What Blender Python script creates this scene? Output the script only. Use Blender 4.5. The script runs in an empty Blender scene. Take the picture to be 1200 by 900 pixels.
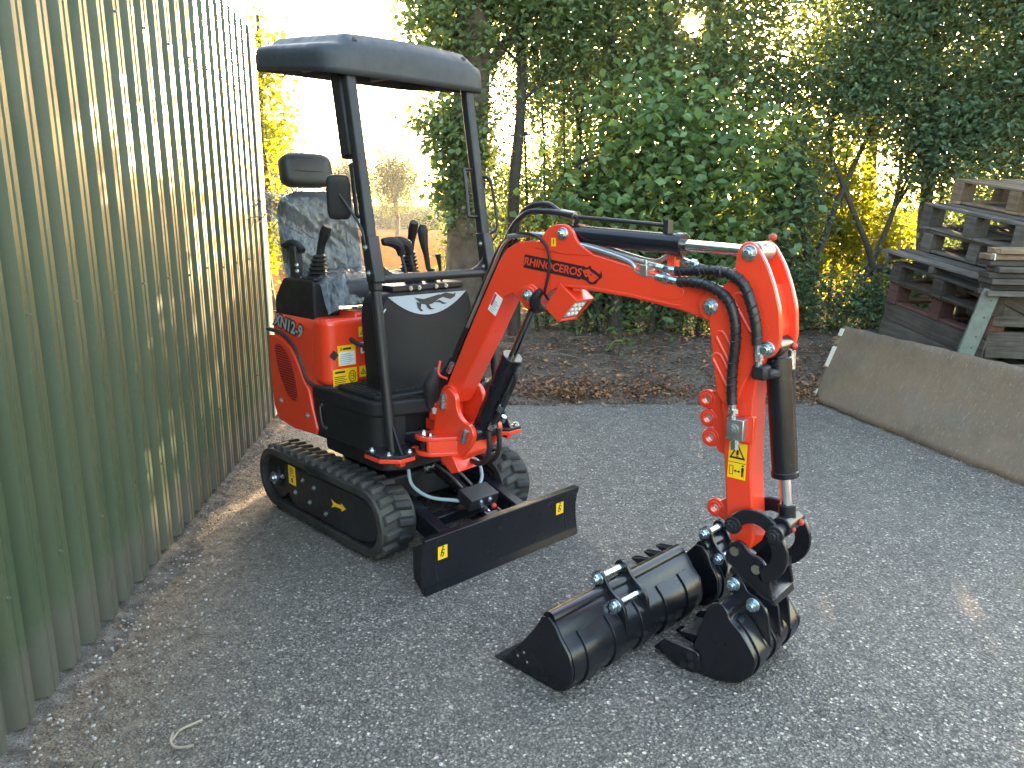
import bpy, bmesh, math, random
import numpy as np
from mathutils import Vector, Matrix

# ------------------------------------------------------------ camera, sky, sun, exposure
S = bpy.context.scene
COL = S.collection
R = math.radians
cam_data = bpy.data.cameras.new('camera')
cam_data.sensor_width = 36.0
cam_data.lens = 27.0
cam_data.clip_start = 0.05
cam_data.clip_end = 3000.0
cam = bpy.data.objects.new('camera', cam_data)
COL.objects.link(cam)
cam.location = (0, 0, 1.55)
cam.rotation_euler = (R(90) - math.atan(199.0 / 900.0), 0, 0)
S.camera = cam

SUN_EL, SUN_AZ = R(12.3), R(12.3)          # azimuth to the right of +Y
world = bpy.data.worlds.new('World')
S.world = world
world.use_nodes = True
wn = world.node_tree
wn.nodes.clear()
w_out = wn.nodes.new('ShaderNodeOutputWorld')
w_bg = wn.nodes.new('ShaderNodeBackground')
w_sky = wn.nodes.new('ShaderNodeTexSky')
w_sky.sky_type = 'NISHITA'
w_sky.sun_disc = False
w_sky.sun_elevation = SUN_EL
w_sky.sun_rotation = SUN_AZ
w_sky.air_density = 1.25
w_sky.dust_density = 2.2
w_sky.ozone_density = 0.5
w_bg.inputs['Strength'].default_value = 0.1
wn.links.new(w_sky.outputs[0], w_bg.inputs['Color'])
wn.links.new(w_bg.outputs[0], w_out.inputs['Surface'])

sun_data = bpy.data.lights.new('sun', 'SUN')
sun_data.energy = 5.0
sun_data.angle = R(0.55)
sun_data.color = (1.0, 0.72, 0.40)
sun = bpy.data.objects.new('sun', sun_data)
COL.objects.link(sun)
sun_dir = Vector((math.sin(SUN_AZ) * math.cos(SUN_EL), math.cos(SUN_AZ) * math.cos(SUN_EL), math.sin(SUN_EL)))
sun.rotation_euler = (-sun_dir).to_track_quat('-Z', 'Y').to_euler()
sun.location = (3, 14, 8)

S.view_settings.view_transform = 'Standard'
S.view_settings.look = 'None'
S.view_settings.exposure = 4.1
S.view_settings.gamma = 1.0
S.cycles.max_bounces = 8
S.cycles.diffuse_bounces = 4
S.cycles.glossy_bounces = 4
S.cycles.transmission_bounces = 6
S.cycles.transparent_max_bounces = 12
S.cycles.sample_clamp_indirect = 6.0

rnd = random.Random(7)
nr = np.random.default_rng(11)

# ------------------------------------------------------------ materials
M = {}
def _nt(name):
    m = bpy.data.materials.new(name)
    m.use_nodes = True
    nt = m.node_tree
    nt.nodes.clear()
    out = nt.nodes.new('ShaderNodeOutputMaterial')
    return m, nt, out
def N(nt, t, **kw):
    n = nt.nodes.new(t)
    for k, v in kw.items():
        if hasattr(n, k): setattr(n, k, v)
        else: n.inputs[k].default_value = v
    return n
def ramp(nt, fac, stops):
    r = nt.nodes.new('ShaderNodeValToRGB')
    el = r.color_ramp.elements
    while len(el) < len(stops): el.new(0.5)
    for e, (p, c) in zip(el, stops):
        e.position = p
        e.color = (c[0], c[1], c[2], 1) if not isinstance(c, (int, float)) else (c, c, c, 1)
    nt.links.new(fac, r.inputs[0])
    return r
def mixc(nt, fac, a, b, mode='MIX'):
    m = nt.nodes.new('ShaderNodeMix'); m.data_type = 'RGBA'; m.blend_type = mode
    for s, v in ((m.inputs[0], fac), (m.inputs[6], a), (m.inputs[7], b)):
        if hasattr(v, 'links'): nt.links.new(v, s)
        elif isinstance(v, (int, float)): s.default_value = v
        else: s.default_value = (*v[:3], 1)
    return m.outputs[2]
def coords(nt, kind='Object', scale=(1, 1, 1)):
    tc = nt.nodes.new('ShaderNodeTexCoord')
    mp = nt.nodes.new('ShaderNodeMapping')
    mp.inputs['Scale'].default_value = scale
    nt.links.new(tc.outputs[kind], mp.inputs[0])
    return mp.outputs[0]
def noise(nt, vec, scale, detail=3, rough=0.55, out='Fac'):
    n = N(nt, 'ShaderNodeTexNoise', Scale=scale, Detail=detail, Roughness=rough)
    nt.links.new(vec, n.inputs['Vector'])
    return n.outputs[out]
def bump(nt, h, strength, dist=0.01):
    b = N(nt, 'ShaderNodeBump', Strength=strength, Distance=dist)
    nt.links.new(h, b.inputs['Height'])
    return b.outputs[0]
def plain(name, col, rough=0.5, metal=0.0, var=0.12, scale=6.0, bumps=0.0, bscale=60.0, coat=0.0, rvar=0.12, dust=0.0, spec=0.5):
    m, nt, out = _nt(name)
    p = nt.nodes.new('ShaderNodeBsdfPrincipled')
    v = coords(nt)
    n1 = noise(nt, v, scale, 4)
    c0 = tuple(x * (1 - var) for x in col); c1 = tuple(min(1, x * (1 + var)) for x in col)
    c = ramp(nt, n1, [(0.3, c0), (0.7, c1)]).outputs[0]
    if dust:
        d = ramp(nt, noise(nt, v, 2.3, 6, 0.7), [(0.45, 0.0), (0.8, dust)]).outputs[0]
        c = mixc(nt, d, c, (0.22, 0.2, 0.17))
    nt.links.new(c, p.inputs['Base Color'])
    r = ramp(nt, noise(nt, v, scale * 3.1, 5, 0.65), [(0.3, max(0.02, rough - rvar)), (0.75, min(1, rough + rvar))])
    nt.links.new(r.outputs[0], p.inputs['Roughness'])
    p.inputs['Metallic'].default_value = metal
    p.inputs['Specular IOR Level'].default_value = spec
    p.inputs['Coat Weight'].default_value = coat
    p.inputs['Coat Roughness'].default_value = 0.08
    if bumps: nt.links.new(bump(nt, noise(nt, v, bscale, 3), bumps, 0.004), p.inputs['Normal'])
    nt.links.new(p.outputs[0], out.inputs[0])
    M[name] = m
    return m
plain('red_paint', (0.74, 0.046, 0.015), 0.32, coat=0.4, var=0.03, scale=2.0, rvar=0.05)
plain('black_paint', (0.008, 0.0085, 0.012), 0.25, var=0.15, dust=0.01, rvar=0.05, bumps=0.03, bscale=30, spec=0.45)
plain('black_satin', (0.013, 0.013, 0.016), 0.45, var=0.15, dust=0.03, spec=0.4)
plain('black_plastic', (0.012, 0.012, 0.014), 0.5, var=0.12, bumps=0.2, bscale=300, dust=0.02, spec=0.25)
plain('dark_grille', (0.10, 0.008, 0.006), 0.6)
plain('red_plastic', (0.45, 0.03, 0.018), 0.5)
plain('rubber', (0.014, 0.014, 0.015), 0.68, var=0.35, scale=14, bumps=0.35, bscale=120, dust=0.3)
plain('hose_rubber', (0.012, 0.012, 0.013), 0.45, var=0.2)
plain('grey_hose', (0.26, 0.33, 0.36), 0.45, var=0.1)
plain('chrome', (0.75, 0.76, 0.78), 0.12, metal=1.0, var=0.04, rvar=0.05)
plain('zinc', (0.52, 0.6, 0.66), 0.3, metal=1.0, var=0.12, scale=30)
plain('brass_zinc', (0.5, 0.48, 0.36), 0.35, metal=1.0, var=0.15, scale=30)
plain('steel_pipe', (0.42, 0.42, 0.41), 0.4, metal=0.9, var=0.12)
plain('yellow_sticker', (0.85, 0.5, 0.01), 0.4, var=0.04)
plain('white_sticker', (0.72, 0.72, 0.72), 0.4, var=0.04)
plain('black_print', (0.012, 0.012, 0.012), 0.5, var=0.1)
plain('grey_print', (0.3, 0.32, 0.36), 0.5, var=0.1)
plain('red_print', (0.6, 0.03, 0.02), 0.5, var=0.05)
plain('silver_decal', (0.30, 0.37, 0.46), 0.3, metal=0.2, var=0.02, rvar=0.03)
plain('dark_chrome', (0.3, 0.3, 0.31), 0.2, metal=1.0, var=0.05, rvar=0.04)
plain('seat_vinyl', (0.022, 0.023, 0.026), 0.5, bumps=0.25, bscale=250)
plain('lamp_lens', (0.6, 0.62, 0.65), 0.15, metal=0.6, var=0.2, scale=60)
plain('canopy_plastic', (0.022, 0.026, 0.032), 0.58, var=0.12, bumps=0.1, bscale=40, dust=0.05)

def film_mat():
    m, nt, out = _nt('plastic_film')
    tr = nt.nodes.new('ShaderNodeBsdfTransparent'); tr.inputs[0].default_value = (0.9, 0.91, 0.92, 1)
    gl = nt.nodes.new('ShaderNodeBsdfPrincipled')
    gl.inputs['Specular IOR Level'].default_value = 0.9; gl.inputs['Base Color'].default_value = (0.13, 0.14, 0.15, 1); gl.inputs['Roughness'].default_value = 0.15
    def ridge(scale, rot, k):
        tc = nt.nodes.new('ShaderNodeTexCoord'); mp = nt.nodes.new('ShaderNodeMapping')
        mp.inputs['Rotation'].default_value = rot; mp.inputs['Scale'].default_value = scale
        nt.links.new(tc.outputs['Object'], mp.inputs[0])
        n_ = noise(nt, mp.outputs[0], 1.0, 3, 0.5)
        a = nt.nodes.new('ShaderNodeMath'); a.operation = 'MULTIPLY_ADD'; nt.links.new(n_, a.inputs[0]); a.inputs[1].default_value = 2; a.inputs[2].default_value = -1
        b = nt.nodes.new('ShaderNodeMath'); b.operation = 'ABSOLUTE'; nt.links.new(a.outputs[0], b.inputs[0])
        return ramp(nt, b.outputs[0], [(0.0, k), (0.1, k * 0.5), (0.3, 0.0)]).outputs[0]
    r1 = ridge((4, 22, 5), (0.5, 0.2, 0.3), 0.42); r2 = ridge((7, 9, 20), (0.2, -0.5, 0.6), 0.22); r3 = ridge((14, 5, 6), (0.9, 0.4, -0.5), 0.25)
    a1 = nt.nodes.new('ShaderNodeMath'); a1.operation = 'MAXIMUM'; nt.links.new(r1, a1.inputs[0]); nt.links.new(r2, a1.inputs[1])
    a2 = nt.nodes.new('ShaderNodeMath'); a2.operation = 'MAXIMUM'; nt.links.new(a1.outputs[0], a2.inputs[0]); nt.links.new(r3, a2.inputs[1])
    a3 = nt.nodes.new('ShaderNodeMath'); a3.operation = 'ADD'; nt.links.new(a2.outputs[0], a3.inputs[0]); a3.inputs[1].default_value = 0.28
    nt.links.new(bump(nt, noise(nt, coords(nt, scale=(1, 2.2, 0.6)), 13, 3), 0.7, 0.03), gl.inputs['Normal'])
    mx = nt.nodes.new('ShaderNodeMixShader')
    nt.links.new(a3.outputs[0], mx.inputs[0]); nt.links.new(tr.outputs[0], mx.inputs[1]); nt.links.new(gl.outputs[0], mx.inputs[2])
    nt.links.new(mx.outputs[0], out.inputs[0]); M['plastic_film'] = m
film_mat()

def asphalt_mat():
    m, nt, out = _nt('asphalt')
    p = nt.nodes.new('ShaderNodeBsdfPrincipled')
    v = coords(nt)
    vo = N(nt, 'ShaderNodeTexVoronoi', Scale=105.0); nt.links.new(v, vo.inputs['Vector'])
    vo2 = N(nt, 'ShaderNodeTexVoronoi', Scale=210.0); nt.links.new(v, vo2.inputs['Vector'])
    sep = nt.nodes.new('ShaderNodeSeparateColor'); nt.links.new(vo.outputs['Color'], sep.inputs[0])
    sep2 = nt.nodes.new('ShaderNodeSeparateColor'); nt.links.new(vo2.outputs['Color'], sep2.inputs[0])
    stone = ramp(nt, sep.outputs[0], [(0.0, (0.035, 0.035, 0.038)), (0.35, (0.085, 0.085, 0.09)), (0.7, (0.165, 0.165, 0.168)), (0.9, (0.28, 0.275, 0.265)), (1.0, (0.6, 0.58, 0.54))]).outputs[0]
    fine = ramp(nt, sep2.outputs[0], [(0.0, (0.055, 0.055, 0.06)), (0.5, (0.125, 0.125, 0.13)), (1.0, (0.30, 0.295, 0.29))]).outputs[0]
    sel = ramp(nt, noise(nt, v, 60, 2), [(0.44, 0.0), (0.56, 1.0)]).outputs[0]
    c = mixc(nt, sel, stone, fine)
    mot = ramp(nt, noise(nt, v, 11, 6, 0.75), [(0.3, 0.62), (0.7, 1.3)]).outputs[0]
    c = mixc(nt, 1.0, c, mot, 'MULTIPLY')
    edge = ramp(nt, vo.outputs['Distance'], [(0.35, 0.0), (0.75, 0.75)]).outputs[0]
    c = mixc(nt, edge, c, (0.05, 0.05, 0.054))
    # larger pale chips pressed into the surface
    vo3 = N(nt, 'ShaderNodeTexVoronoi', Scale=46.0); nt.links.new(v, vo3.inputs['Vector'])
    sp3 = nt.nodes.new('ShaderNodeSeparateColor'); nt.links.new(vo3.outputs['Color'], sp3.inputs[0])
    c1_ = ramp(nt, sp3.outputs[0], [(0.80, 0.0), (0.86, 1.0)]).outputs[0]
    c2_ = ramp(nt, vo3.outputs['Distance'], [(0.26, 1.0), (0.36, 0.0)]).outputs[0]
    ch = nt.nodes.new('ShaderNodeMath'); ch.operation = 'MULTIPLY'; nt.links.new(c1_, ch.inputs[0]); nt.links.new(c2_, ch.inputs[1])
    cc = ramp(nt, sp3.outputs[1], [(0.0, (0.10, 0.095, 0.09)), (0.5, (0.24, 0.235, 0.225)), (1.0, (0.5, 0.47, 0.43))]).outputs[0]
    c = mixc(nt, ch.outputs[0], c, cc)
    # worn and dusty patches, darker oily places
    big = ramp(nt, noise(nt, v, 0.8, 6, 0.65), [(0.38, 0.0), (0.75, 0.32)]).outputs[0]
    c = mixc(nt, big, c, (0.155, 0.15, 0.142))
    oil = ramp(nt, noise(nt, coords(nt, scale=(1.7, 0.9, 1)), 1.1, 5, 0.6), [(0.55, 0.0), (0.75, 0.45)]).outputs[0]
    c = mixc(nt, oil, c, (0.055, 0.055, 0.06))
    # soil and grit washed against the shed wall (its line in yard coordinates)
    dt = nt.nodes.new('ShaderNodeVectorMath'); dt.operation = 'DOT_PRODUCT'; nt.links.new(v, dt.inputs[0]); dt.inputs[1].default_value = (0.9956, 0.0934, 0)
    dn = nt.nodes.new('ShaderNodeMath'); dn.operation = 'MULTIPLY_ADD'; nt.links.new(noise(nt, v, 5.5, 7, 0.72), dn.inputs[0]); dn.inputs[1].default_value = -1.5; nt.links.new(dt.outputs['Value'], dn.inputs[2])
    mr = nt.nodes.new('ShaderNodeMapRange'); mr.inputs[1].default_value = -2.0; mr.inputs[2].default_value = -1.25; mr.inputs[3].default_value = 0.95; mr.inputs[4].default_value = 0.0
    nt.links.new(dn.outputs[0], mr.inputs[0])
    dc = ramp(nt, noise(nt, v, 17, 9, 0.8), [(0.36, (0.028, 0.023, 0.019)), (0.47, (0.085, 0.077, 0.068)), (0.56, (0.135, 0.125, 0.114)), (0.7, (0.2, 0.19, 0.178))]).outputs[0]
    c = mixc(nt, mr.outputs[0], c, dc)
    c = mixc(nt, 1.0, c, (1.38, 1.22, 1.04), 'MULTIPLY')
    nt.links.new(c, p.inputs['Base Color'])
    p.inputs['Roughness'].default_value = 0.78
    p.inputs['Specular IOR Level'].default_value = 0.35
    h = nt.nodes.new('ShaderNodeMath'); h.operation = 'ADD'
    nt.links.new(vo.outputs['Distance'], h.inputs[0]); nt.links.new(noise(nt, v, 160, 3), h.inputs[1])
    nt.links.new(bump(nt, h.outputs[0], 0.9, 0.008), p.inputs['Normal'])
    nt.links.new(p.outputs[0], out.inputs[0]); M['asphalt'] = m
asphalt_mat()

def ground_mat(name, cols, scale, rough=0.95, b=0.8, bd=0.03):
    m, nt, out = _nt(name)
    p = nt.nodes.new('ShaderNodeBsdfPrincipled')
    v = coords(nt)
    n1 = noise(nt, v, scale, 8, 0.7)
    c = ramp(nt, n1, [(0.28, cols[0]), (0.5, cols[1]), (0.72, cols[2])]).outputs[0]
    sp = ramp(nt, noise(nt, v, scale * 14, 3), [(0.35, 0.55), (0.65, 1.35)]).outputs[0]
    c = mixc(nt, 1.0, c, sp, 'MULTIPLY')
    nt.links.new(c, p.inputs['Base Color']); p.inputs['Roughness'].default_value = rough
    p.inputs['Specular IOR Level'].default_value = 0.0
    nt.links.new(bump(nt, noise(nt, v, scale * 9, 6, 0.7), b, bd), p.inputs['Normal'])
    nt.links.new(p.outputs[0], out.inputs[0]); M[name] = m
ground_mat('soil', [(0.055, 0.042, 0.034), (0.105, 0.083, 0.068), (0.175, 0.145, 0.12)], 3.2)
ground_mat('stubble', [(0.085, 0.037, 0.014), (0.12, 0.056, 0.022), (0.15, 0.078, 0.032)], 1.6)
ground_mat('wall_dirt', [(0.05, 0.042, 0.035), (0.13, 0.12, 0.108), (0.25, 0.235, 0.215)], 15.0, bd=0.012)

def leaf_mat(name, a, b, trans, tw=0.45, rough=0.45):
    m, nt, out = _nt(name)
    at = nt.nodes.new('ShaderNodeAttribute'); at.attribute_name = 'tint'
    c = ramp(nt, at.outputs['Fac'], [(0.0, a), (0.55, b), (0.93, tuple(x * 1.25 for x in b)), (1.0, (b[0] * 2.2, b[1] * 1.5, b[2]))]).outputs[0]
    t = ramp(nt, at.outputs['Fac'], [(0.0, tuple(x * 0.65 for x in trans)), (1.0, trans)]).outputs[0]
    p = nt.nodes.new('ShaderNodeBsdfPrincipled'); nt.links.new(c, p.inputs['Base Color'])
    p.inputs['Roughness'].default_value = rough
    p.inputs['Specular IOR Level'].default_value = 0.4
    tl = nt.nodes.new('ShaderNodeBsdfTranslucent'); nt.links.new(t, tl.inputs[0])
    mx = nt.nodes.new('ShaderNodeMixShader'); mx.inputs[0].default_value = tw
    nt.links.new(p.outputs[0], mx.inputs[1]); nt.links.new(tl.outputs[0], mx.inputs[2])
    nt.links.new(mx.outputs[0], out.inputs[0]); M[name] = m
leaf_mat('leaf_dark', (0.055, 0.10, 0.058), (0.09, 0.15, 0.088), (0.15, 0.20, 0.04))
leaf_mat('leaf_mid', (0.06, 0.105, 0.052), (0.10, 0.16, 0.078), (0.21, 0.26, 0.045))
leaf_mat('leaf_broad', (0.065, 0.12, 0.055), (0.11, 0.185, 0.08), (0.24, 0.34, 0.05))
leaf_mat('leaf_yellow', (0.08, 0.12, 0.02), (0.14, 0.17, 0.03), (0.46, 0.46, 0.015), 0.5)
leaf_mat('leaf_far', (0.06, 0.085, 0.04), (0.09, 0.12, 0.055), (0.13, 0.15, 0.04))
leaf_mat('maize_leaf', (0.035, 0.07, 0.03), (0.06, 0.10, 0.045), (0.06, 0.10, 0.03))
leaf_mat('dry_leaf', (0.10, 0.045, 0.022), (0.27, 0.14, 0.075), (0.2, 0.1, 0.03), 0.2, 0.7)
plain('bark', (0.065, 0.047, 0.034), 0.9, var=0.45, scale=12, bumps=1.0, bscale=26)
plain('twig_bark', (0.035, 0.028, 0.022), 0.9, var=0.3, scale=20)
plain('dry_twig', (0.30, 0.25, 0.19), 0.85, var=0.25, scale=20)
plain('dead_stem', (0.15, 0.11, 0.08), 0.9, var=0.4, scale=15)
leaf_mat('grit_leaf', (0.06, 0.045, 0.035), (0.13, 0.1, 0.08), (0.1, 0.07, 0.03), 0.1, 0.8)
plain('stone_chip', (0.32, 0.31, 0.30), 0.85, var=0.5, scale=9)

def wood_mat(name, a, b, rough=0.8):
    m, nt, out = _nt(name)
    p = nt.nodes.new('ShaderNodeBsdfPrincipled')
    oi = nt.nodes.new('ShaderNodeObjectInfo')
    v = coords(nt, scale=(2.5, 40, 40))
    va = nt.nodes.new('ShaderNodeVectorMath'); va.operation = 'ADD'
    nt.links.new(v, va.inputs[0]); nt.links.new(oi.outputs['Random'], va.inputs[1])
    n1 = noise(nt, va.outputs[0], 1.6, 6, 0.65)
    c = ramp(nt, n1, [(0.3, a), (0.7, b)]).outputs[0]
    st = ramp(nt, noise(nt, coords(nt), 5, 5, 0.7), [(0.4, 1.0), (0.75, 0.55)]).outputs[0]
    c = mixc(nt, 1.0, c, st, 'MULTIPLY')
    k = ramp(nt, oi.outputs['Random'], [(0.0, 0.7), (1.0, 1.25)]).outputs[0]
    c = mixc(nt, 1.0, c, k, 'MULTIPLY')
    nt.links.new(c, p.inputs['Base Color']); p.inputs['Roughness'].default_value = rough
    p.inputs['Specular IOR Level'].default_value = 0.25
    nt.links.new(bump(nt, n1, 0.5, 0.004), p.inputs['Normal'])
    nt.links.new(p.outputs[0], out.inputs[0]); M[name] = m
wood_mat('grey_wood', (0.05, 0.042, 0.036), (0.13, 0.113, 0.098))
wood_mat('dark_wood', (0.025, 0.021, 0.018), (0.07, 0.059, 0.052))
wood_mat('brown_wood', (0.12, 0.08, 0.05), (0.26, 0.185, 0.12))
wood_mat('red_wood', (0.06, 0.028, 0.025), (0.125, 0.06, 0.052))

def board_mat():
    m, nt, out = _nt('fibreboard')
    p = nt.nodes.new('ShaderNodeBsdfPrincipled')
    v = coords(nt)
    c = ramp(nt, noise(nt, v, 2.6, 8, 0.7), [(0.3, (0.085, 0.060, 0.040)), (0.55, (0.135, 0.098, 0.068)), (0.75, (0.17, 0.135, 0.105))]).outputs[0]
    c = mixc(nt, ramp(nt, noise(nt, v, 1.1, 4), [(0.5, 0.0), (0.62, 0.5)]).outputs[0], c, (0.16, 0.10, 0.06))
    c = mixc(nt, ramp(nt, noise(nt, coords(nt, scale=(1, 0.35, 1)), 2.7, 5), [(0.55, 0.0), (0.7, 0.5)]).outputs[0], c, (0.11, 0.10, 0.09))
    sc = ramp(nt, noise(nt, coords(nt, scale=(1, 6, 2)), 12, 5, 0.85), [(0.57, 0.0), (0.63, 0.7)]).outputs[0]
    c = mixc(nt, sc, c, (0.26, 0.22, 0.17))
    sc = ramp(nt, noise(nt, coords(nt, scale=(3, 1, 4)), 23, 5, 0.85), [(0.60, 0.0), (0.65, 0.55)]).outputs[0]
    c = mixc(nt, sc, c, (0.06, 0.045, 0.035))
    nt.links.new(c, p.inputs['Base Color']); p.inputs['Roughness'].default_value = 0.6
    nt.links.new(bump(nt, noise(nt, v, 30, 5), 0.15, 0.004), p.inputs['Normal'])
    nt.links.new(p.outputs[0], out.inputs[0]); M['fibreboard'] = m
board_mat()

def wall_mat():
    m, nt, out = _nt('green_sheet')
    p = nt.nodes.new('ShaderNodeBsdfPrincipled')
    v = coords(nt)
    c = ramp(nt, noise(nt, v, 1.3, 5, 0.6), [(0.3, (0.036, 0.060, 0.034)), (0.7, (0.050, 0.074, 0.042))]).outputs[0]
    # bleached, dusty streaks running down the sheet
    st = ramp(nt, noise(nt, coords(nt, scale=(16, 16, 0.5)), 1.0, 5, 0.7), [(0.45, 0.0), (0.85, 0.45)]).outputs[0]
    c = mixc(nt, st, c, (0.105, 0.088, 0.05))
    sp = ramp(nt, noise(nt, v, 55, 4, 0.7), [(0.58, 0.0), (0.75, 0.35)]).outputs[0]
    c = mixc(nt, sp, c, (0.12, 0.11, 0.08))
    # soil splashed up the foot of the wall
    sz = nt.nodes.new('ShaderNodeSeparateXYZ'); nt.links.new(v, sz.inputs[0])
    ad = nt.nodes.new('ShaderNodeMath'); ad.operation = 'MULTIPLY_ADD'
    nt.links.new(noise(nt, v, 9, 5, 0.7), ad.inputs[0]); ad.inputs[1].default_value = -0.35
    nt.links.new(sz.outputs[2], ad.inputs[2])
    fo = ramp(nt, ad.outputs[0], [(0.0, 0.75), (0.12, 0.0)]).outputs[0]
    c = mixc(nt, fo, c, (0.085, 0.08, 0.068))
    nt.links.new(c, p.inputs['Base Color'])
    r = ramp(nt, noise(nt, v, 3, 4), [(0.3, 0.36), (0.7, 0.55)]).outputs[0]
    nt.links.new(r, p.inputs['Roughness'])
    nt.links.new(bump(nt, noise(nt, coords(nt, scale=(1, 1, 0.4)), 5, 3), 0.15, 0.02), p.inputs['Normal'])
    nt.links.new(p.outputs[0], out.inputs[0]); M['green_sheet'] = m
wall_mat()
plain('trim_cream', (0.5, 0.47, 0.4), 0.45, var=0.1)
plain('screw_paint', (0.09, 0.1, 0.085), 0.5)
plain('green_steel', (0.085, 0.105, 0.09), 0.55, var=0.2, scale=20)

# ------------------------------------------------------------ mesh helpers
class MB:
    def __init__(self): self.v = []; self.f = []
    def add(self, vs, fs):
        o = len(self.v); self.v += [tuple(p) for p in vs]; self.f += [tuple(i + o for i in q) for q in fs]; return self
    def box(self, c, s, rot=None):
        c = Vector(c); h = [x / 2 for x in s]
        vs = [Vector((x * h[0], y * h[1], z * h[2])) for x in (-1, 1) for y in (-1, 1) for z in (-1, 1)]
        if rot is not None: vs = [rot @ q for q in vs]
        return self.add([c + q for q in vs], [(0, 1, 3, 2), (4, 6, 7, 5), (0, 4, 5, 1), (2, 3, 7, 6), (0, 2, 6, 4), (1, 5, 7, 3)])
    def prism(self, poly, a, b, T=lambda u, v, z: (u, v, z)):
        n = len(poly)
        vs = [T(p[0], a, p[1]) for p in poly] + [T(p[0], b, p[1]) for p in poly]
        fs = [tuple(range(n)), tuple(range(2 * n - 1, n - 1, -1))] + [(i, i + n, (i + 1) % n + n, (i + 1) % n) for i in range(n)]
        return self.add(vs, fs)
    def plan(self, poly, z0, z1): return self.prism([(x, y) for x, y in poly], z0, z1, lambda u, v, z: (u, z, v))
    def cyl(self, p0, p1, r0, r1=None, n=16, caps=True):
        r1 = r0 if r1 is None else r1
        p0 = Vector(p0); p1 = Vector(p1); q = (p1 - p0).to_track_quat('Z', 'X')
        vs = []
        for p, r in ((p0, r0), (p1, r1)):
            vs += [p + q @ Vector((r * math.cos(2 * math.pi * i / n), r * math.sin(2 * math.pi * i / n), 0)) for i in range(n)]
        fs = [(i, (i + 1) % n, (i + 1) % n + n, i + n) for i in range(n)]
        if caps: fs += [tuple(range(n - 1, -1, -1)), tuple(range(n, 2 * n))]
        return self.add(vs, fs)
    def tube(self, path, r, n=8, sub=4, radii=None):
        P = [Vector(p) for p in path]
        if sub > 1 and len(P) > 2:
            Q = []; RR = []
            for i in range(len(P) - 1):
                a = P[max(0, i - 1)]; b = P[i]; c = P[i + 1]; d = P[min(len(P) - 1, i + 2)]
                for k in range(sub):
                    t = k / sub
                    Q.append(0.5 * ((2 * b) + (c - a) * t + (2 * a - 5 * b + 4 * c - d) * t * t + (3 * b - a - 3 * c + d) * t ** 3))
                    if radii: RR.append(radii[i] + (radii[i + 1] - radii[i]) * t)
            Q.append(P[-1])
            if radii: RR.append(radii[-1]); radii = RR
            P = Q
        m = len(P); vs = []; up = Vector((0.13, 0.21, 0.97)); last = None
        for i in range(m):
            t = (P[min(m - 1, i + 1)] - P[max(0, i - 1)]).normalized()
            if last is None: x = t.orthogonal().normalized()
            else:
                x = (last - t * last.dot(t)); x = x.normalized() if x.length > 1e-6 else t.orthogonal().normalized()
            last = x; y = t.cross(x); rr = radii[i] if radii else r
            vs += [P[i] + rr * (math.cos(2 * math.pi * k / n) * x + math.sin(2 * math.pi * k / n) * y) for k in range(n)]
        fs = [(i * n + k, i * n + (k + 1) % n, (i + 1) * n + (k + 1) % n, (i + 1) * n + k) for i in range(m - 1) for k in range(n)]
        fs += [tuple(range(n - 1, -1, -1)), tuple(range((m - 1) * n, m * n))]
        return self.add(vs, fs)
    def ball(self, c, r, n=10, m=6, sc=(1, 1, 1), rot=None):
        vs = []; c = Vector(c)
        for j in range(m + 1):
            a = math.pi * j / m
            for i in range(n):
                b = 2 * math.pi * i / n
                q = Vector((r * sc[0] * math.sin(a) * math.cos(b), r * sc[1] * math.sin(a) * math.sin(b), r * sc[2] * math.cos(a)))
                vs.append(c + (rot @ q if rot is not None else q))
        fs = [(j * n + i, (j + 1) * n + i, (j + 1) * n + (i + 1) % n, j * n + (i + 1) % n) for j in range(m) for i in range(n)]
        return self.add(vs, fs)
    def grid(self, fn, nu, nv):
        vs = [fn(i / nu, j / nv) for i in range(nu + 1) for j in range(nv + 1)]
        w = nv + 1
        return self.add(vs, [(i * w + j, (i + 1) * w + j, (i + 1) * w + j + 1, i * w + j + 1) for i in range(nu) for j in range(nv)])
    def mesh(self, name, mat, smooth=35, fix=True):
        me = bpy.data.meshes.new(name)
        me.from_pydata(self.v, [], self.f)
        if fix:
            bm = bmesh.new(); bm.from_mesh(me)
            bmesh.ops.remove_doubles(bm, verts=bm.verts, dist=1e-5)
            bmesh.ops.recalc_face_normals(bm, faces=bm.faces)
            bm.to_mesh(me); bm.free()
        me.materials.append(M[mat])
        if smooth:
            me.polygons.foreach_set('use_smooth', [True] * len(me.polygons))
            me.set_sharp_from_angle(angle=R(smooth))
        me.update()
        return me
    def build(self, name, mat, parent=None, bevel=0.0, smooth=35, segs=2, solid=0.0, fix=True):
        ob = bpy.data.objects.new(name, self.mesh(name, mat, smooth, fix))
        COL.objects.link(ob)
        if parent is not None: ob.parent = parent
        if solid:
            so = ob.modifiers.new('solid', 'SOLIDIFY'); so.thickness = solid; so.offset = 0
        if bevel:
            b = ob.modifiers.new('bevel', 'BEVEL'); b.width = bevel; b.segments = segs; b.limit_method = 'ANGLE'; b.angle_limit = R(38)
            b.harden_normals = False
        return ob
def tag(o, label, cat, group=None, kind=None):
    if label: o['label'] = label
    if cat: o['category'] = cat
    if group: o['group'] = group
    if kind: o['kind'] = kind
    return o
def empty(name, loc=(0, 0, 0), rz=0.0):
    o = bpy.data.objects.new(name, None); COL.objects.link(o)
    o.location = loc; o.rotation_euler = (0, 0, rz); o.empty_display_size = 0.2
    return o
def inst(me, name, parent, loc=(0, 0, 0), rot=None):
    o = bpy.data.objects.new(name, me); COL.objects.link(o); o.parent = parent; o.location = loc
    if rot is not None: o.rotation_euler = rot
    return o
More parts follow.
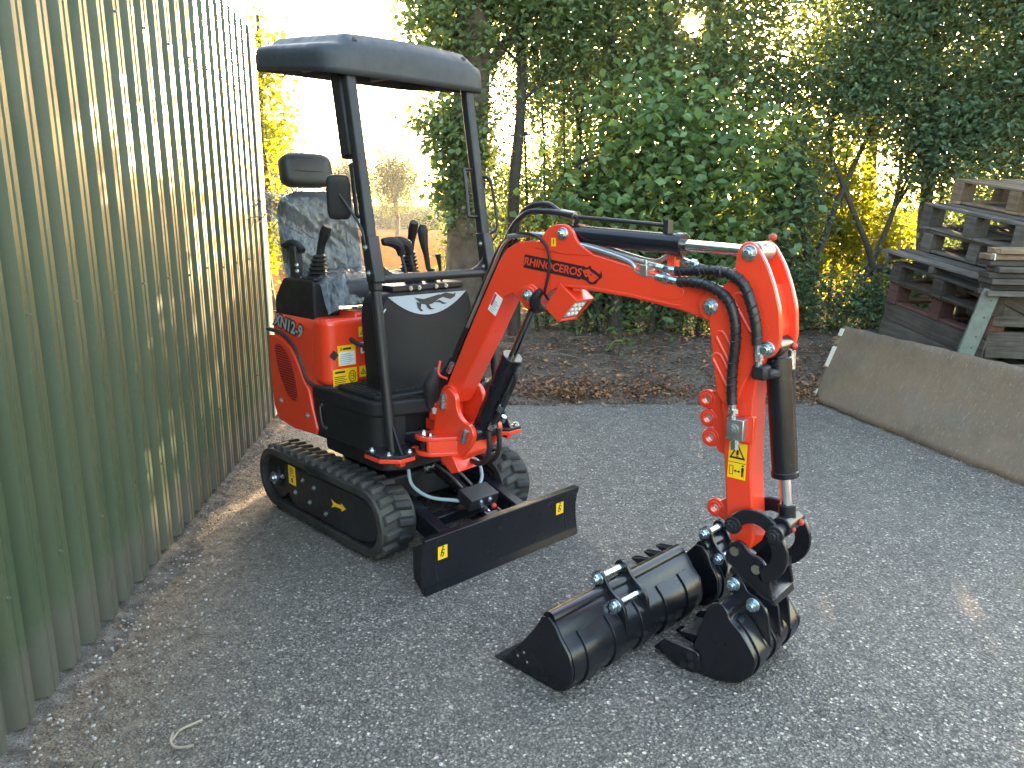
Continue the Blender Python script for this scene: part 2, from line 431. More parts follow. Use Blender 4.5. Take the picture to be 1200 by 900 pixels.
def rounded(pts, r, n=5):
    """round the corners of a 2D polygon; r one radius or one per corner"""
    out = []; m = len(pts)
    for i in range(m):
        p = Vector(pts[i]); a = Vector(pts[i - 1]); b = Vector(pts[(i + 1) % m])
        rr = r[i] if isinstance(r, (list, tuple)) else r
        if rr <= 0: out.append(tuple(p)); continue
        da = (a - p); db = (b - p); rr = min(rr, da.length * 0.48, db.length * 0.48)
        s = p + da.normalized() * rr; e = p + db.normalized() * rr
        for k in range(n + 1):
            t = k / n
            out.append(tuple((1 - t) ** 2 * s + 2 * t * (1 - t) * p + t * t * e))
    return out
def text_mesh(txt, size, extrude=0.0, bold=0.0, shear=0.0):
    cu = bpy.data.curves.new('lettering', 'FONT'); cu.body = txt; cu.size = size; cu.extrude = extrude; cu.offset = bold; cu.shear = shear
    cu.align_x = 'CENTER'; cu.align_y = 'CENTER'
    ob = bpy.data.objects.new('lettering', cu); COL.objects.link(ob)
    dg = bpy.context.evaluated_depsgraph_get(); dg.update()
    me = bpy.data.meshes.new_from_object(ob.evaluated_get(dg))
    bpy.data.objects.remove(ob); bpy.data.curves.remove(cu)
    return me
def frame(o, x, y):
    """matrix with origin o, local x along x, local y along (orthogonalised) y"""
    x = Vector(x).normalized(); y = Vector(y); y = (y - x * y.dot(x)).normalized(); z = x.cross(y)
    m = Matrix((x, y, z)).transposed().to_4x4(); m.translation = Vector(o)
    return m
def put(me, name, parent, mtx, mat):
    me.materials.clear(); me.materials.append(M[mat])
    o = bpy.data.objects.new(name, me); COL.objects.link(o); o.parent = parent; o.matrix_local = mtx
    return o

# ------------------------------------------------------------ ground, field, yard, bank
def hill_noise(x, y, s=1.0, seed=0.0):
    return (math.sin(x * 1.7 * s + seed) * math.cos(y * 2.3 * s + 1.3 + seed) + 0.5 * math.sin(x * 4.1 * s + y * 3.7 * s + seed * 2) + 0.3 * math.sin(x * 9.3 * s - y * 7.9 * s)) / 1.8
b = MB(); b.grid(lambda s, t: (-600 + 1200 * s, -40 + 1200 * t, -0.03), 6, 6)
tag(b.build('field', 'stubble', smooth=0), 'orange brown stubble field stretching to the horizon', 'field', kind='structure')
# yard of worn asphalt with an uneven far edge
def yard(s, t):
    x = -1.95 + 9.2 * s - 0.25 * t; y = -3.0 + 9.45 * t
    if t > 0.999: y += 0.05 * hill_noise(x * 3, 1)
    x2 = x - 0.0 * t
    return (x2, y, 0.004 * hill_noise(x, y, 0.7))
b = MB(); b.grid(yard, 60, 60)
tag(b.build('asphalt_yard', 'asphalt', smooth=60), 'worn grey asphalt yard with pale stone chips', 'yard', kind='structure')
def bank_z(x, y):
    t = (y - 6.22) / 1.0
    h = 0.36 * (1 - math.exp(-max(0, t) * 2.2)) if t > 0 else -0.02
    return 0.008 + h + (0.05 * hill_noise(x, y, 1.3) + 0.03 * hill_noise(x * 3.1, y * 2.7, 1, 2.0)) * min(1, max(0, t) * 2)
b = MB(); b.grid(lambda s, t: (-2.6 + 12 * s, 6.2 + 5.0 * t + 0.05 * hill_noise(12 * s * 2, 0.5), bank_z(-2.6 + 12 * s, 6.2 + 5.0 * t)), 140, 70)
tag(b.build('soil_bank', 'soil', smooth=60), 'low bank of bare dark soil under the hedge', 'bank', kind='structure')

# wall line (foot of the shed wall)
WA = Vector((-1.479, 1.976, 0)); WD = Vector((-0.0934, 0.9956, 0)); WN = Vector((0.9956, 0.0934, 0))
def wp(s, out=0.0, z=0.0): return WA + WD * s + WN * out + Vector((0, 0, z))
# dirty, gravelly strip along the foot of the wall
def strip(s, t):
    q = -4.5 + 8.5 * s
    wdt = 0.13 + 0.05 * hill_noise(q * 1.3, 0.3, 1.5, 4) + 0.05 * hill_noise(q * 5, 1)
    p = wp(q, -0.08 + (wdt + 0.08) * t)
    return (p.x, p.y, -0.006 + 0.05 * (1 - t) ** 1.6 + 0.008 * (1 - t) * hill_noise(p.x * 9, p.y * 9))
b = MB(); b.grid(strip, 200, 14)
tag(b.build('dirt_strip', 'wall_dirt', smooth=60), 'gritty strip of dirt along the foot of the shed wall', 'dirt', kind='structure')

# ------------------------------------------------------------ corrugated shed
shed = empty('metal_shed', tuple(wp(0)))
tag(shed, 'green corrugated metal shed with dusty weathered wall sheets', 'shed')
PER, DEP, WH = 0.16, 0.038, 2.80
S0, S1 = -4.48, 3.84
def profile(n):
    """ribbed sheet outline along the wall: (distance, depth)"""
    out = []
    for i in range(n):
        o = i * PER
        out += [(o, 0), (o + 0.052, 0), (o + 0.072, DEP), (o + 0.098, DEP), (o + 0.103, DEP - 0.008), (o + 0.109, DEP - 0.008), (o + 0.114, DEP), (o + 0.14, DEP), (o + 0.16, 0)]
    return [out[0]] + [p for p in out[1:]] + [(n * PER + 0.0, 0)]
def sheet_mesh(n, h, name):
    m = MB(); pr = profile(n); w = len(pr)
    zs = [0.0, 0.7, 1.4, 2.1, h]
    for z in zs:
        for d, k in pr: m.v.append((k, d, z))
    for j in range(len(zs) - 1):
        for i in range(w - 1): m.f.append((j * w + i, j * w + i + 1, (j + 1) * w + i + 1, (j + 1) * w + i))
    return m.mesh(name, 'green_sheet', smooth=0)
sheet = sheet_mesh(4, WH, 'wall_sheet')
ang = math.atan2(WD.y, WD.x) - math.pi / 2
ns = int(round((S1 - S0) / 0.64))
for i in range(ns):
    s = S0 + i * 0.64
    p = wp(s, (i % 2) * 0.0012 + rnd.uniform(-0.001, 0.001) - 0.03, 0.03) - wp(0)
    o = inst(sheet, 'wall_sheet', shed, p, (0, rnd.uniform(-0.0006, 0.0006), ang))
SE = S0 + ns * 0.64
# end wall, corner trim, eaves trim, roof, screws
esheet = sheet_mesh(5, WH, 'end_sheet')
for i in range(6):
    p = wp(SE, -0.03 - 0.8 * (i + 1), 0.03) - wp(0)
    inst(esheet, 'wall_sheet', shed, p, (0, 0, ang + math.pi / 2)).rotation_euler = (0, 0, ang - math.pi / 2)
for o in [o for o in shed.children if abs(o.rotation_euler[2] - (ang - math.pi / 2)) < 1e-4]:
    o.location = o.location + WN * 0.0
def wbox(s0, s1, o0, o1, z0, z1, m):
    vs = [wp(s, o, z) - wp(0) for s in (s0, s1) for o in (o0, o1) for z in (z0, z1)]
    m.add(vs, [(0, 1, 3, 2), (4, 6, 7, 5), (0, 4, 5, 1), (2, 3, 7, 6), (0, 2, 6, 4), (1, 5, 7, 3)])
m = MB(); wbox(SE - 0.10, SE + 0.035, 0.006, 0.016, 0.04, WH + 0.02, m); wbox(SE + 0.0355, SE + 0.05, -0.14, 0.016, 0.04, WH + 0.02, m)
m.build('corner_trim', 'trim_cream', shed, bevel=0.003)
m = MB(); vs = [wp(s, o, z) - wp(0) for s, o, z in ((S0, -0.06, WH - 0.03), (SE - 0.02, -0.06, WH - 0.03), (S0, -5, WH + 0.6), (SE - 0.02, -5, WH + 0.6))]
m.add(vs + [v + Vector((0, 0, 0.04)) for v in vs], [(0, 1, 3, 2), (4, 6, 7, 5), (0, 4, 5, 1), (2, 3, 7, 6), (0, 2, 6, 4), (1, 5, 7, 3)])
m.build('roof', 'green_sheet', shed, smooth=0)
m = MB(); m.cyl((0, 0, 0), (0.006, 0, 0), 0.006, n=8); m.cyl((0.006, 0, 0), (0.011, 0, 0), 0.004, n=6)
screw = m.mesh('screw', 'screw_paint')
for z in (0.45, 1.25, 2.35):
    for i in range(int((SE - 0.3 + 1.0) / PER / 2)):
        s = -1.0 + 2 * i * PER
        q = S0 + round((s - S0) / PER) * PER + 0.086
        if q < SE: inst(screw, 'screw', shed, wp(q, DEP - 0.031, z + rnd.uniform(-0.01, 0.01)) - wp(0), (0, 0, ang))

# ------------------------------------------------------------ the excavator
PHI = R(-46.5)
EX = empty('mini_excavator', (-0.522, 3.775, 0), PHI)
tag(EX, 'red and black compact tracked excavator with canopy standing on the asphalt yard', 'excavator')
BX, BY, BB = 0.5, -0.04, R(4.5)
def T(u, v, z):                                    # boom frame -> machine frame
    return (BX + u * math.cos(BB) - v * math.sin(BB), BY + u * math.sin(BB) + v * math.cos(BB), z)
def TV(u, v, z): return Vector(T(u, v, z))
def bolt(parent, p, d, r=0.011, h=0.009, mat='zinc', name='bolt'):
    p = Vector(p); d = Vector(d).normalized()
    m = MB(); m.cyl(p - d * 0.002, p + d * 0.003, r * 1.5, n=14); m.cyl(p + d * 0.003, p + d * (0.003 + h), r, n=6); m.cyl(p + d * (0.003 + h), p + d * (0.006 + h), r * 0.55, n=10)
    return m.build(name, mat, parent, smooth=30)
def sticker(parent, o, x, y, w, h, mat, name='sticker', t=0.0016):
    """flat label centred at o, w along x, h along y"""
    m = MB(); m.box((0, 0, t / 2), (w, h, t)); ob = m.build(name, mat, parent, smooth=0); ob.matrix_local = frame(o, x, y); return ob
def mark(parent, polys, mat='black_print', z=0.0022, name='print'):
    m = MB()
    for pl in polys: m.add([(a, b_, z) for a, b_ in pl], [tuple(range(len(pl)))])
    return m.build(name, mat, parent, smooth=0, fix=False)
def bar(x0, y0, x1, y1): return [(x0, y0), (x1, y0), (x1, y1), (x0, y1)]
def tri_marks(cx, cy, s):
    t = s * 0.8; w = s * 0.14
    A = (cx, cy + t * 0.6); B = (cx - t * 0.62, cy - t * 0.5); C = (cx + t * 0.62, cy - t * 0.5)
    def inn(p): return (cx + (p[0] - cx) * 0.68, cy - 0.04 * s + (p[1] - cy + 0.04 * s) * 0.68)
    a, b_, c = inn(A), inn(B), inn(C)
    return [[A, B, b_, a], [B, C, c, b_], [C, A, a, c], bar(cx - w * 0.5, cy - t * 0.2, cx + w * 0.5, cy + t * 0.18), bar(cx - w * 0.5, cy - t * 0.32, cx + w * 0.5, cy - t * 0.25)]
def lines(x0, x1, y0, y1, n, k=0.45):
    out = []; st = (y1 - y0) / n
    for i in range(n):
        out.append(bar(x0, y0 + i * st, x0 + (x1 - x0) * (0.75 + 0.25 * ((i * 7) % 5) / 4), y0 + i * st + st * k))
    return out

# --- tracks
XR, XF, TR_ = -0.612, 0.252, 0.150           # wheel centres, belt core radius
CZ = 0.178
def loop_point(s, r):
    """point and outward normal on the belt loop at arc length s (core radius TR_)"""
    Ls = XF - XR; La = math.pi * TR_; tot = 2 * Ls + 2 * La; s %= tot
    if s < Ls: return (XR + s, CZ + r), (0, 1), tot
    s -= Ls
    if s < La:
        a = math.pi / 2 - s / TR_; return (XF + r * math.cos(a), CZ + r * math.sin(a)), (math.cos(a), math.sin(a)), tot
    s -= La
    if s < Ls: return (XF - s, CZ - r), (0, -1), tot
    s -= Ls; a = -math.pi / 2 - s / TR_
    return (XR + r * math.cos(a), CZ + r * math.sin(a)), (math.cos(a), math.sin(a)), tot
TOT = loop_point(0, 0)[2]
TW = 0.19
def lug_mesh(side):
    m = MB(); w = TW / 2
    y0, y1 = (-0.012, w - 0.014) if side > 0 else (-w + 0.014, 0.012)
    a = 0.026; sk = 0.018
    bt = [(-a, y0), (a, y0), (a + (sk if side > 0 else 0), y1), (-a + (sk if side > 0 else 0), y1)] if side > 0 else [(-a + sk, y0), (a + sk, y0), (a, y1), (-a, y1)]
    cx = sum(p[0] for p in bt) / 4; cy = sum(p[1] for p in bt) / 4
    tp = [(cx + (p[0] - cx) * 0.58, cy + (p[1] - cy) * 0.82) for p in bt]
    m.add([(p[0], p[1], -0.004) for p in bt] + [(p[0], p[1], 0.02) for p in tp], [(3, 2, 1, 0), (4, 5, 6, 7), (0, 1, 5, 4), (1, 2, 6, 5), (2, 3, 7, 6), (3, 0, 4, 7)])
    me = m.mesh('tread_lug', 'rubber', smooth=0); bm = bmesh.new(); bm.from_mesh(me)
    bmesh.ops.bevel(bm, geom=list(bm.edges), offset=0.0055, segments=2, affect='EDGES', profile=0.6)
    bm.to_mesh(me); bm.free(); me.polygons.foreach_set('use_smooth', [True] * len(me.polygons)); return me
LUG = {1: lug_mesh(1), -1: lug_mesh(-1)}
def make_track(yc, sg):
    n = 96; m = MB(); w = TW / 2
    for k in range(n):
        s = TOT * k / n
        po, nn, _ = loop_point(s, TR_ + 0.008); pi_, _, _ = loop_point(s, TR_ - 0.028)
        m.v += [(po[0], yc - w, po[1]), (po[0], yc + w, po[1]), (pi_[0], yc + w, pi_[1]), (pi_[0], yc - w, pi_[1])]
    for k in range(n):
        a = 4 * k; c = 4 * ((k + 1) % n)
        for i in range(4): m.f.append((a + i, a + (i + 1) % 4, c + (i + 1) % 4, c + i))
    belt = m.build('track_belt', 'rubber', EX, bevel=0.004, smooth=40)
    NL = 36
    for k in range(NL):
        for side in (1, -1):
            s = TOT * (k + (0.5 if side > 0 else 0.0)) / NL
            p, nn, _ = loop_point(s, TR_ + 0.008)
            q, _, _ = loop_point(s + 0.01, TR_ + 0.008)
            o = inst(LUG[side], 'tread_lug', belt)
            o.matrix_local = frame((p[0], yc, p[1]), (q[0] - p[0], 0, q[1] - p[1]), (0, 1, 0)) if True else None
    # the frame inside the loop
    fr = MB(); ri = TR_ - 0.025
    y0 = yc + sg * (w - 0.012); y1 = yc - sg * (w - 0.012)
    prof = rounded([(-0.49, CZ + 0.105), (0.24, CZ + 0.112), (0.36, CZ + 0.05), (0.36, CZ - 0.06), (0.22, CZ - 0.108), (-0.42, CZ - 0.108), (-0.50, CZ - 0.03)], [0.03, 0.12, 0.05, 0.08, 0.05, 0.04, 0.03])
    fr.prism(prof, y0, y1)
    fo = fr.build('track_frame', 'black_satin', EX, bevel=0.006)
    sp = MB(); yo = yc + sg * (w - 0.03)
    sp.cyl((XR, yo, CZ), (XR, yc - sg * 0.06, CZ), 0.118, n=28); sp.cyl((XR, yo + sg * 0.02, CZ), (XR, yo, CZ), 0.06, n=20)
    spo = sp.build('drive_sprocket', 'black_satin', EX, bevel=0.004)
    m = MB(); yq = yo + sg * 0.02
    m.cyl((XR + 0.015, yq, CZ), (XR + 0.015, yq + sg * 0.018, CZ), 0.034, n=18); m.cyl((XR + 0.015, yq + sg * 0.018, CZ), (XR + 0.015, yq + sg * 0.03, CZ), 0.018, n=8)
    m.build('hub_cap', 'zinc', spo, bevel=0.003)
    fi = MB(); fi.cyl((XF + 0.02, yc + sg * (w - 0.03), CZ - 0.005), (XF + 0.02, yc - sg * (w - 0.03), CZ - 0.005), 0.122, n=28)
    fi.build('front_idler', 'black_satin', EX, bevel=0.004)
    for xx in (-0.38, -0.13, 0.12):
        ro = MB(); ro.cyl((xx, yc - 0.07, 0.085), (xx, yc + 0.07, 0.085), 0.052, n=16); ro.build('track_roller', 'black_satin', EX)
    if sg < 0:
        for x, z in ((-0.305, 0.235), (-0.39, 0.15), (-0.195, 0.225), (-0.245, 0.135), (-0.09, 0.118), (-0.52, 0.2)):
            bolt(fo, (x, y0, z), (0, -1, 0), 0.008, 0.006)
        st = sticker(fo, (-0.415, y0 - 0.002, 0.235), (1, 0, 0), (0, 0, 1), 0.072, 0.1, 'yellow_sticker')
        mark(st, lines(-0.022, 0.02, 0.008, 0.044, 4) + [bar(-0.008, -0.04, 0.008, -0.014), bar(-0.027, -0.003, 0.027, 0.0)] )
        ar = MB(); ar.add([(x, 0, z) for x, z in ((-0.085, 0.028), (-0.03, 0.012), (0.03, 0.012), (0.03, 0.028), (0.085, 0.0), (0.03, -0.028), (0.03, -0.012), (-0.03, -0.012), (-0.085, -0.028), (-0.062, 0.0))], [(0, 1, 7, 8, 9), (1, 2, 6, 7), (3, 4, 5, 6, 2)])
        ao = ar.build('direction_arrow', 'yellow_sticker', fo, smooth=0, fix=False); ao.location = (0.035, y0 - 0.003, 0.195); ao.rotation_euler = (0, R(-3), 0); ao.scale = (0.8, 1, 0.8)
make_track(-0.365, -1); make_track(0.365, 1)

# --- lower frame, slew ring, blade
m = MB(); m.box((-0.16, 0, 0.24), (0.62, 0.5, 0.14)); m.box((-0.16, 0, 0.3), (0.42, 0.36, 0.08))
low = m.build('lower_frame', 'black_satin', EX, bevel=0.012)
m = MB(); m.cyl((-0.14, 0, 0.33), (-0.14, 0, 0.43), 0.2, n=36)
m.build('slew_ring', 'black_satin', EX, bevel=0.004)
for k in range(10):
    a = 2 * math.pi * k / 10 + 0.2; bolt(low, (-0.14 + 0.215 * math.cos(a), 0.215 * math.sin(a), 0.341), (0, 0, 1), 0.009, 0.008)
m = MB(); m.cyl((-0.14, 0, 0.338), (-0.14, 0, 0.345), 0.235, n=36); m.build('slew_flange', 'black_satin', EX)
for sg in (-1, 1):
    m = MB(); m.prism([(0.08, 0.27), (0.3, 0.26), (0.66, 0.15), (0.7, 0.13), (0.7, 0.06), (0.62, 0.06), (0.3, 0.16), (0.08, 0.19)], sg * 0.235 - 0.03, sg * 0.235 + 0.03)
    m.build('blade_arm', 'black_paint', EX, bevel=0.006)
m = MB(); m.box((0.42, 0, 0.16), (0.06, 0.44, 0.05)); m.build('cross_tube', 'black_paint', EX, bevel=0.006)
# blade: curved plate
BW = 0.47
bx = [(0.732, 0.004), (0.723, 0.04), (0.716, 0.09), (0.714, 0.15), (0.722, 0.2), (0.735, 0.238)]
m = MB(); m.prism(bx + [(p[0] - 0.014, p[1]) for p in reversed(bx)], -BW, BW)
blade = m.build('dozer_blade', 'black_paint', EX, bevel=0.002, smooth=50)
m = MB(); m.box((0.722, 0, 0.243), (0.036, 2 * BW, 0.012)); m.build('top_flange', 'black_paint', blade, bevel=0.003)
m = MB(); m.prism([(0.7335, 0.001), (0.7255, 0.034), (0.7275, 0.034), (0.7365, 0.001)], -BW, BW); m.build('cutting_edge', 'black_paint', blade)
for sg in (-1, 1):
    m = MB(); m.prism([(p[0] + 0.0, p[1]) for p in bx] + [(0.66, 0.2), (0.66, 0.06)], sg * (BW + 0.003) - 0.004, sg * (BW + 0.003) + 0.004); m.build('end_plate', 'black_paint', blade, bevel=0.002)
    m = MB(); m.prism([(p[0] + 0.0015, p[1] + 0.002) for p in bx[1:]] + [(p[0] - 0.002, p[1] + 0.002) for p in reversed(bx[1:])], sg * 0.40 - 0.003, sg * 0.40 + 0.003); m.build('weld_seam', 'black_satin', blade)
    st = sticker(blade, (0.7185, sg * 0.385 + (0.02 if sg < 0 else -0.03), 0.165), (0, 1, 0), (0.02, 0, 1), 0.05, 0.066, 'yellow_sticker')
    def limb(a, c, t): 
        d = (Vector(c) - Vector(a)).normalized() * t; n_ = Vector((-d.y, d.x)); a = Vector(a); c = Vector(c)
        return [tuple(a + n_), tuple(a - n_), tuple(c - n_), tuple(c + n_)]
    mark(st, [[(0.002 + 0.0055 * math.cos(k), 0.021 + 0.0055 * math.sin(k)) for k in range(6)], limb((0.0, 0.015), (-0.006, 0.0), 0.0035), limb((-0.006, 0.0), (0.007, -0.009), 0.003), limb((0.007, -0.009), (-0.003, -0.022), 0.003), limb((0.0, 0.011), (0.012, 0.004), 0.0022), limb((-0.006, 0.0), (-0.012, -0.02), 0.0028)])
bolt(blade, (0.7155, 0.40, 0.212), (1, 0, 0), 0.006, 0.004)
# blade cylinder with its cover block and hoses
m = MB(); m.cyl((0.2, 0, 0.335), (0.47, 0, 0.245), 0.03, n=20); m.cyl((0.455, 0, 0.25), (0.475, 0, 0.243), 0.036, n=20)
m.cyl((0.2, -0.05, 0.335), (0.2, 0.05, 0.335), 0.034, n=18)
bc = m.build('blade_cylinder', 'black_paint', EX, bevel=0.003)
m = MB(); m.cyl((0.47, 0, 0.245), (0.62, 0, 0.195), 0.016, n=16); m.build('piston_rod', 'chrome', bc)
m = MB(); m.cyl((0.62, -0.05, 0.195), (0.62, 0.05, 0.195), 0.022, n=16)
for s in (-1, 1): m.box((0.655, s * 0.04, 0.18), (0.1, 0.014, 0.06), Matrix.Rotation(R(20), 3, 'Y'))
m.build('clevis', 'black_paint', bc, bevel=0.003)
bolt(bc, (0.2, -0.052, 0.335), (0, -1, 0), 0.016, 0.01)
for s in (-0.03, 0.03):
    m = MB(); m.tube([(0.24, s, 0.36), (0.36, s, 0.33), (0.45, s, 0.29)], 0.006, sub=3); m.build('steel_line', 'steel_pipe', bc)
m = MB(); rot = Matrix.Rotation(R(18), 3, 'Y'); m.box((0.525, 0, 0.262), (0.1, 0.17, 0.06), rot)
cb = m.build('cylinder_guard', 'black_satin', EX, bevel=0.004)
for s in (-0.025, 0.03): bolt(cb, (0.578, s, 0.255), (1, 0, -0.1), 0.009, 0.005)
for s in (-0.02, 0.035): 
    m = MB(); m.ball((0.6, s, 0.226), 0.014); m.build('grease_cap', 'red_plastic' if s > 0 else 'black_satin', cb)
m = MB(); m.tube([(0.26, -0.2, 0.375), (0.30, -0.21, 0.31), (0.38, -0.17, 0.262), (0.47, -0.09, 0.25), (0.5, -0.075, 0.25)], 0.0085, sub=6); m.build('grey_hose', 'grey_hose', EX)
m = MB(); m.tube([(0.2, 0.03, 0.375), (0.3, 0.07, 0.4), (0.38, 0.12, 0.38), (0.43, 0.11, 0.32), (0.47, 0.06, 0.285), (0.49, 0.045, 0.275)], 0.0085, sub=6); m.build('grey_hose', 'grey_hose', EX)

# --- house: turntable frame, black skirts, red body
m = MB(); m.plan(rounded([(-0.5, -0.3), (0.22, -0.3), (0.3, -0.12), (0.3, 0.12), (0.22, 0.3), (-0.5, 0.3)], 0.06), 0.42, 0.56)
m.build('turntable_frame', 'black_satin', EX, bevel=0.008)
m = MB(); m.plan(rounded([(-0.34, -0.3), (0.2, -0.31), (0.26, -0.2), (0.26, 0.2), (0.2, 0.31), (-0.34, 0.3)], 0.05), 0.37, 0.475); m.build('belly_plate', 'black_satin', EX, bevel=0.01)
# lower skirt
HW = 0.37
pl = rounded([(-0.30, -HW), (0.225, -HW), (0.27, -0.27), (0.285, -0.22), (-0.30, -0.22)], [0, 0.06, 0.02, 0, 0])
m = MB(); m.plan(pl, 0.47, 0.66); sk = m.build('side_skirt', 'black_plastic', EX, bevel=0.008)
m = MB(); m.plan([(p[0], -p[1]) for p in pl], 0.47, 0.66); m.build('side_skirt', 'black_plastic', EX, bevel=0.008)
m = MB(); m.box((-0.01, 0, 0.6), (0.5, 0.42, 0.1)); m.build('floor_frame', 'black_satin', EX, bevel=0.005)
# bumper band round the floor
outer = rounded([(-0.30, -HW - 0.004), (0.235, -HW - 0.004), (0.285, -0.27), (0.335, -0.11), (0.335, 0.11), (0.285, 0.27), (0.235, HW + 0.004), (-0.30, HW + 0.004)], [0, 0.07, 0.03, 0.04, 0.04, 0.03, 0.07, 0])
m = MB(); m.plan(outer, 0.648, 0.722); bp = m.build('floor_surround', 'black_plastic', EX, bevel=0.012, segs=3)
mat_pl = rounded([(-0.13, -HW + 0.03), (0.215, -HW + 0.03), (0.25, -0.25), (0.27, -0.1), (0.27, 0.1), (0.25, 0.25), (0.215, HW - 0.03), (-0.13, HW - 0.03)], 0.04)
m = MB(); m.plan(mat_pl, 0.715, 0.742); fm = m.build('floor_mat', 'black_plastic', EX, bevel=0.008)
for i in range(9):
    y = -0.325 + i * 0.03
    m = MB(); m.box((0.045, y, 0.7445), (0.30, 0.012, 0.007)); m.build('mat_rib', 'rubber', fm, bevel=0.002)
# handle strip on the skirt
m = MB(); m.tube([(-0.208, -HW - 0.002, 0.628), (-0.203, -HW - 0.016, 0.62), (-0.188, -HW - 0.016, 0.535), (-0.184, -HW - 0.002, 0.525)], 0.007, sub=3); m.build('pull_strap', 'black_satin', sk)
bolt(sk, (-0.208, -HW, 0.632), (0, -1, 0), 0.006, 0.004); bolt(sk, (-0.183, -HW, 0.52), (0, -1, 0), 0.006, 0.004)
# red body
rear = [(-0.225, -HW), (-0.70, -HW), (-0.80, -0.27), (-0.845, 0), (-0.80, 0.27), (-0.70, HW), (-0.225, HW)]
m = MB(); m.plan(rounded(rear, [0, 0.1, 0.12, 0.2, 0.12, 0.1, 0]), 0.455, 1.052)
body = m.build('rear_body', 'red_paint', EX, bevel=0.05, segs=4, smooth=50)
m = MB(); m.plan(rounded([(-0.28, -HW - 0.003), (-0.135, -HW - 0.003), (-0.135, HW + 0.003), (-0.28, HW + 0.003)], [0, 0.075, 0.075, 0], 8), 0.728, 1.06)
fb = m.build('seat_base', 'red_paint', EX, bevel=0.03, segs=4, smooth=50)
m = MB(); m.box((-0.25, -0.02, 1.05), (0.2, 0.36, 0.06)); m.build('seat_rail_cover', 'red_paint', EX, bevel=0.02, segs=3)
# rubber seam
seam = [(-0.735, 0.955), (-0.66, 0.955), (-0.58, 0.945), (-0.49, 0.915), (-0.43, 0.87), (-0.385, 0.81), (-0.345, 0.745), (-0.30, 0.724), (-0.235, 0.72), (-0.2, 0.722)]
m = MB(); m.tube([(x, -HW - 0.003, z) for x, z in seam] + [(-0.15, -HW + 0.018, 0.724), (-0.128, -0.3, 0.726), (-0.128, -0.1, 0.728)], 0.0105, n=10, sub=5); m.build('rubber_seam', 'rubber', EX)
# lower side panel, a little proud, with grille
pan = [(-0.72, 0.93), (-0.64, 0.932), (-0.57, 0.92), (-0.5, 0.893), (-0.445, 0.845), (-0.4, 0.785), (-0.36, 0.725), (-0.318, 0.69), (-0.30, 0.62), (-0.255, 0.50), (-0.27, 0.468), (-0.5, 0.456), (-0.66, 0.475), (-0.705, 0.55), (-0.72, 0.7)]
m = MB(); m.prism(pan, -HW - 0.012, -HW + 0.02); sp_ = m.build('side_panel', 'red_paint', EX, bevel=0.008, segs=3, smooth=50)
gr = rounded([(-0.655, 0.885), (-0.58, 0.895), (-0.50, 0.845), (-0.445, 0.735), (-0.435, 0.63), (-0.46, 0.60), (-0.54, 0.63), (-0.62, 0.74)], 0.05)
m = MB(); m.prism(gr, -HW - 0.0135, -HW - 0.01); go = m.build('grille_recess', 'dark_grille', sp_)
for i in range(22):
    z = 0.61 + i * 0.013
    xs = []
    for k in range(len(gr)):
        p, q = gr[k], gr[(k + 1) % len(gr)]
        if (p[1] - z) * (q[1] - z) < 0: xs.append(p[0] + (q[0] - p[0]) * (z - p[1]) / (q[1] - p[1]))
    if len(xs) >= 2:
        m = MB(); m.box(((min(xs) + max(xs)) / 2, -HW - 0.0145, z), (max(xs) - min(xs) - 0.006, 0.004, 0.006)); m.build('grille_slat', 'red_plastic', sp_)
bolt(sp_, (-0.615, -HW - 0.012, 0.585), (0, -1, 0), 0.011, 0.005, 'steel_pipe'); bolt(sp_, (-0.345, -HW - 0.012, 0.553), (0, -1, 0), 0.011, 0.005, 'steel_pipe')
# model lettering
for mt, bold, y in (('black_print', 0.010, 0.0022), ('grey_print', 0.0025, 0.0034)):
    t_ = text_mesh('XN12-9', 0.088, 0.0004, bold, 0.15)
    o = put(t_, 'model_lettering', body, frame((-0.51, -HW - y, 0.995), (1, 0, -0.15), (0.0, 0, 1)), mt)
# stickers on the front of the seat base
def fst(y, z, w, h, mat): return sticker(fb, (-0.1335, y, z), (0, 1, 0), (0, 0, 1), w, h, mat)
s_ = fst(-0.265, 0.878, 0.1, 0.1, 'yellow_sticker')
o = sticker(s_, (0, -0.014, 0.0016), (1, 0, 0), (0, 1, 0), 0.088, 0.066, 'white_sticker', 'sticker_field', 0.0006); mark(o, lines(-0.04, 0.038, -0.028, 0.028, 6, 0.35), z=0.001, mat='grey_print'); mark(s_, lines(-0.02, 0.04, 0.028, 0.042, 1, 0.7) + tri_marks(-0.03, 0.034, 0.016))
s_ = fst(-0.28, 0.772, 0.135, 0.085, 'yellow_sticker'); mark(s_, lines(-0.06, 0.008, -0.034, 0.012, 5, 0.4) + [bar(-0.055, 0.022, 0.0, 0.032)])
ring = [[(0.04 + 0.022 * math.cos(a), 0.03 * math.sin(a)), (0.04 + 0.018 * math.cos(a), 0.025 * math.sin(a)), (0.04 + 0.018 * math.cos(a + 0.55), 0.025 * math.sin(a + 0.55)), (0.04 + 0.022 * math.cos(a + 0.55), 0.03 * math.sin(a + 0.55))] for a in [k * math.pi / 6 for k in range(12)]]
mark(s_, ring + [bar(0.03, -0.016, 0.033, 0.016), bar(0.045, -0.016, 0.048, 0.016), bar(0.033, 0.013, 0.045, 0.016), bar(0.033, -0.016, 0.045, -0.013), bar(0.033, 0.001, 0.045, 0.004), bar(0.05, -0.01, 0.053, 0.01)])
s_ = fst(-0.155, 0.787, 0.085, 0.055, 'yellow_sticker'); mark(s_, tri_marks(-0.022, 0.0, 0.034) + lines(0.002, 0.035, -0.018, 0.018, 4, 0.4))
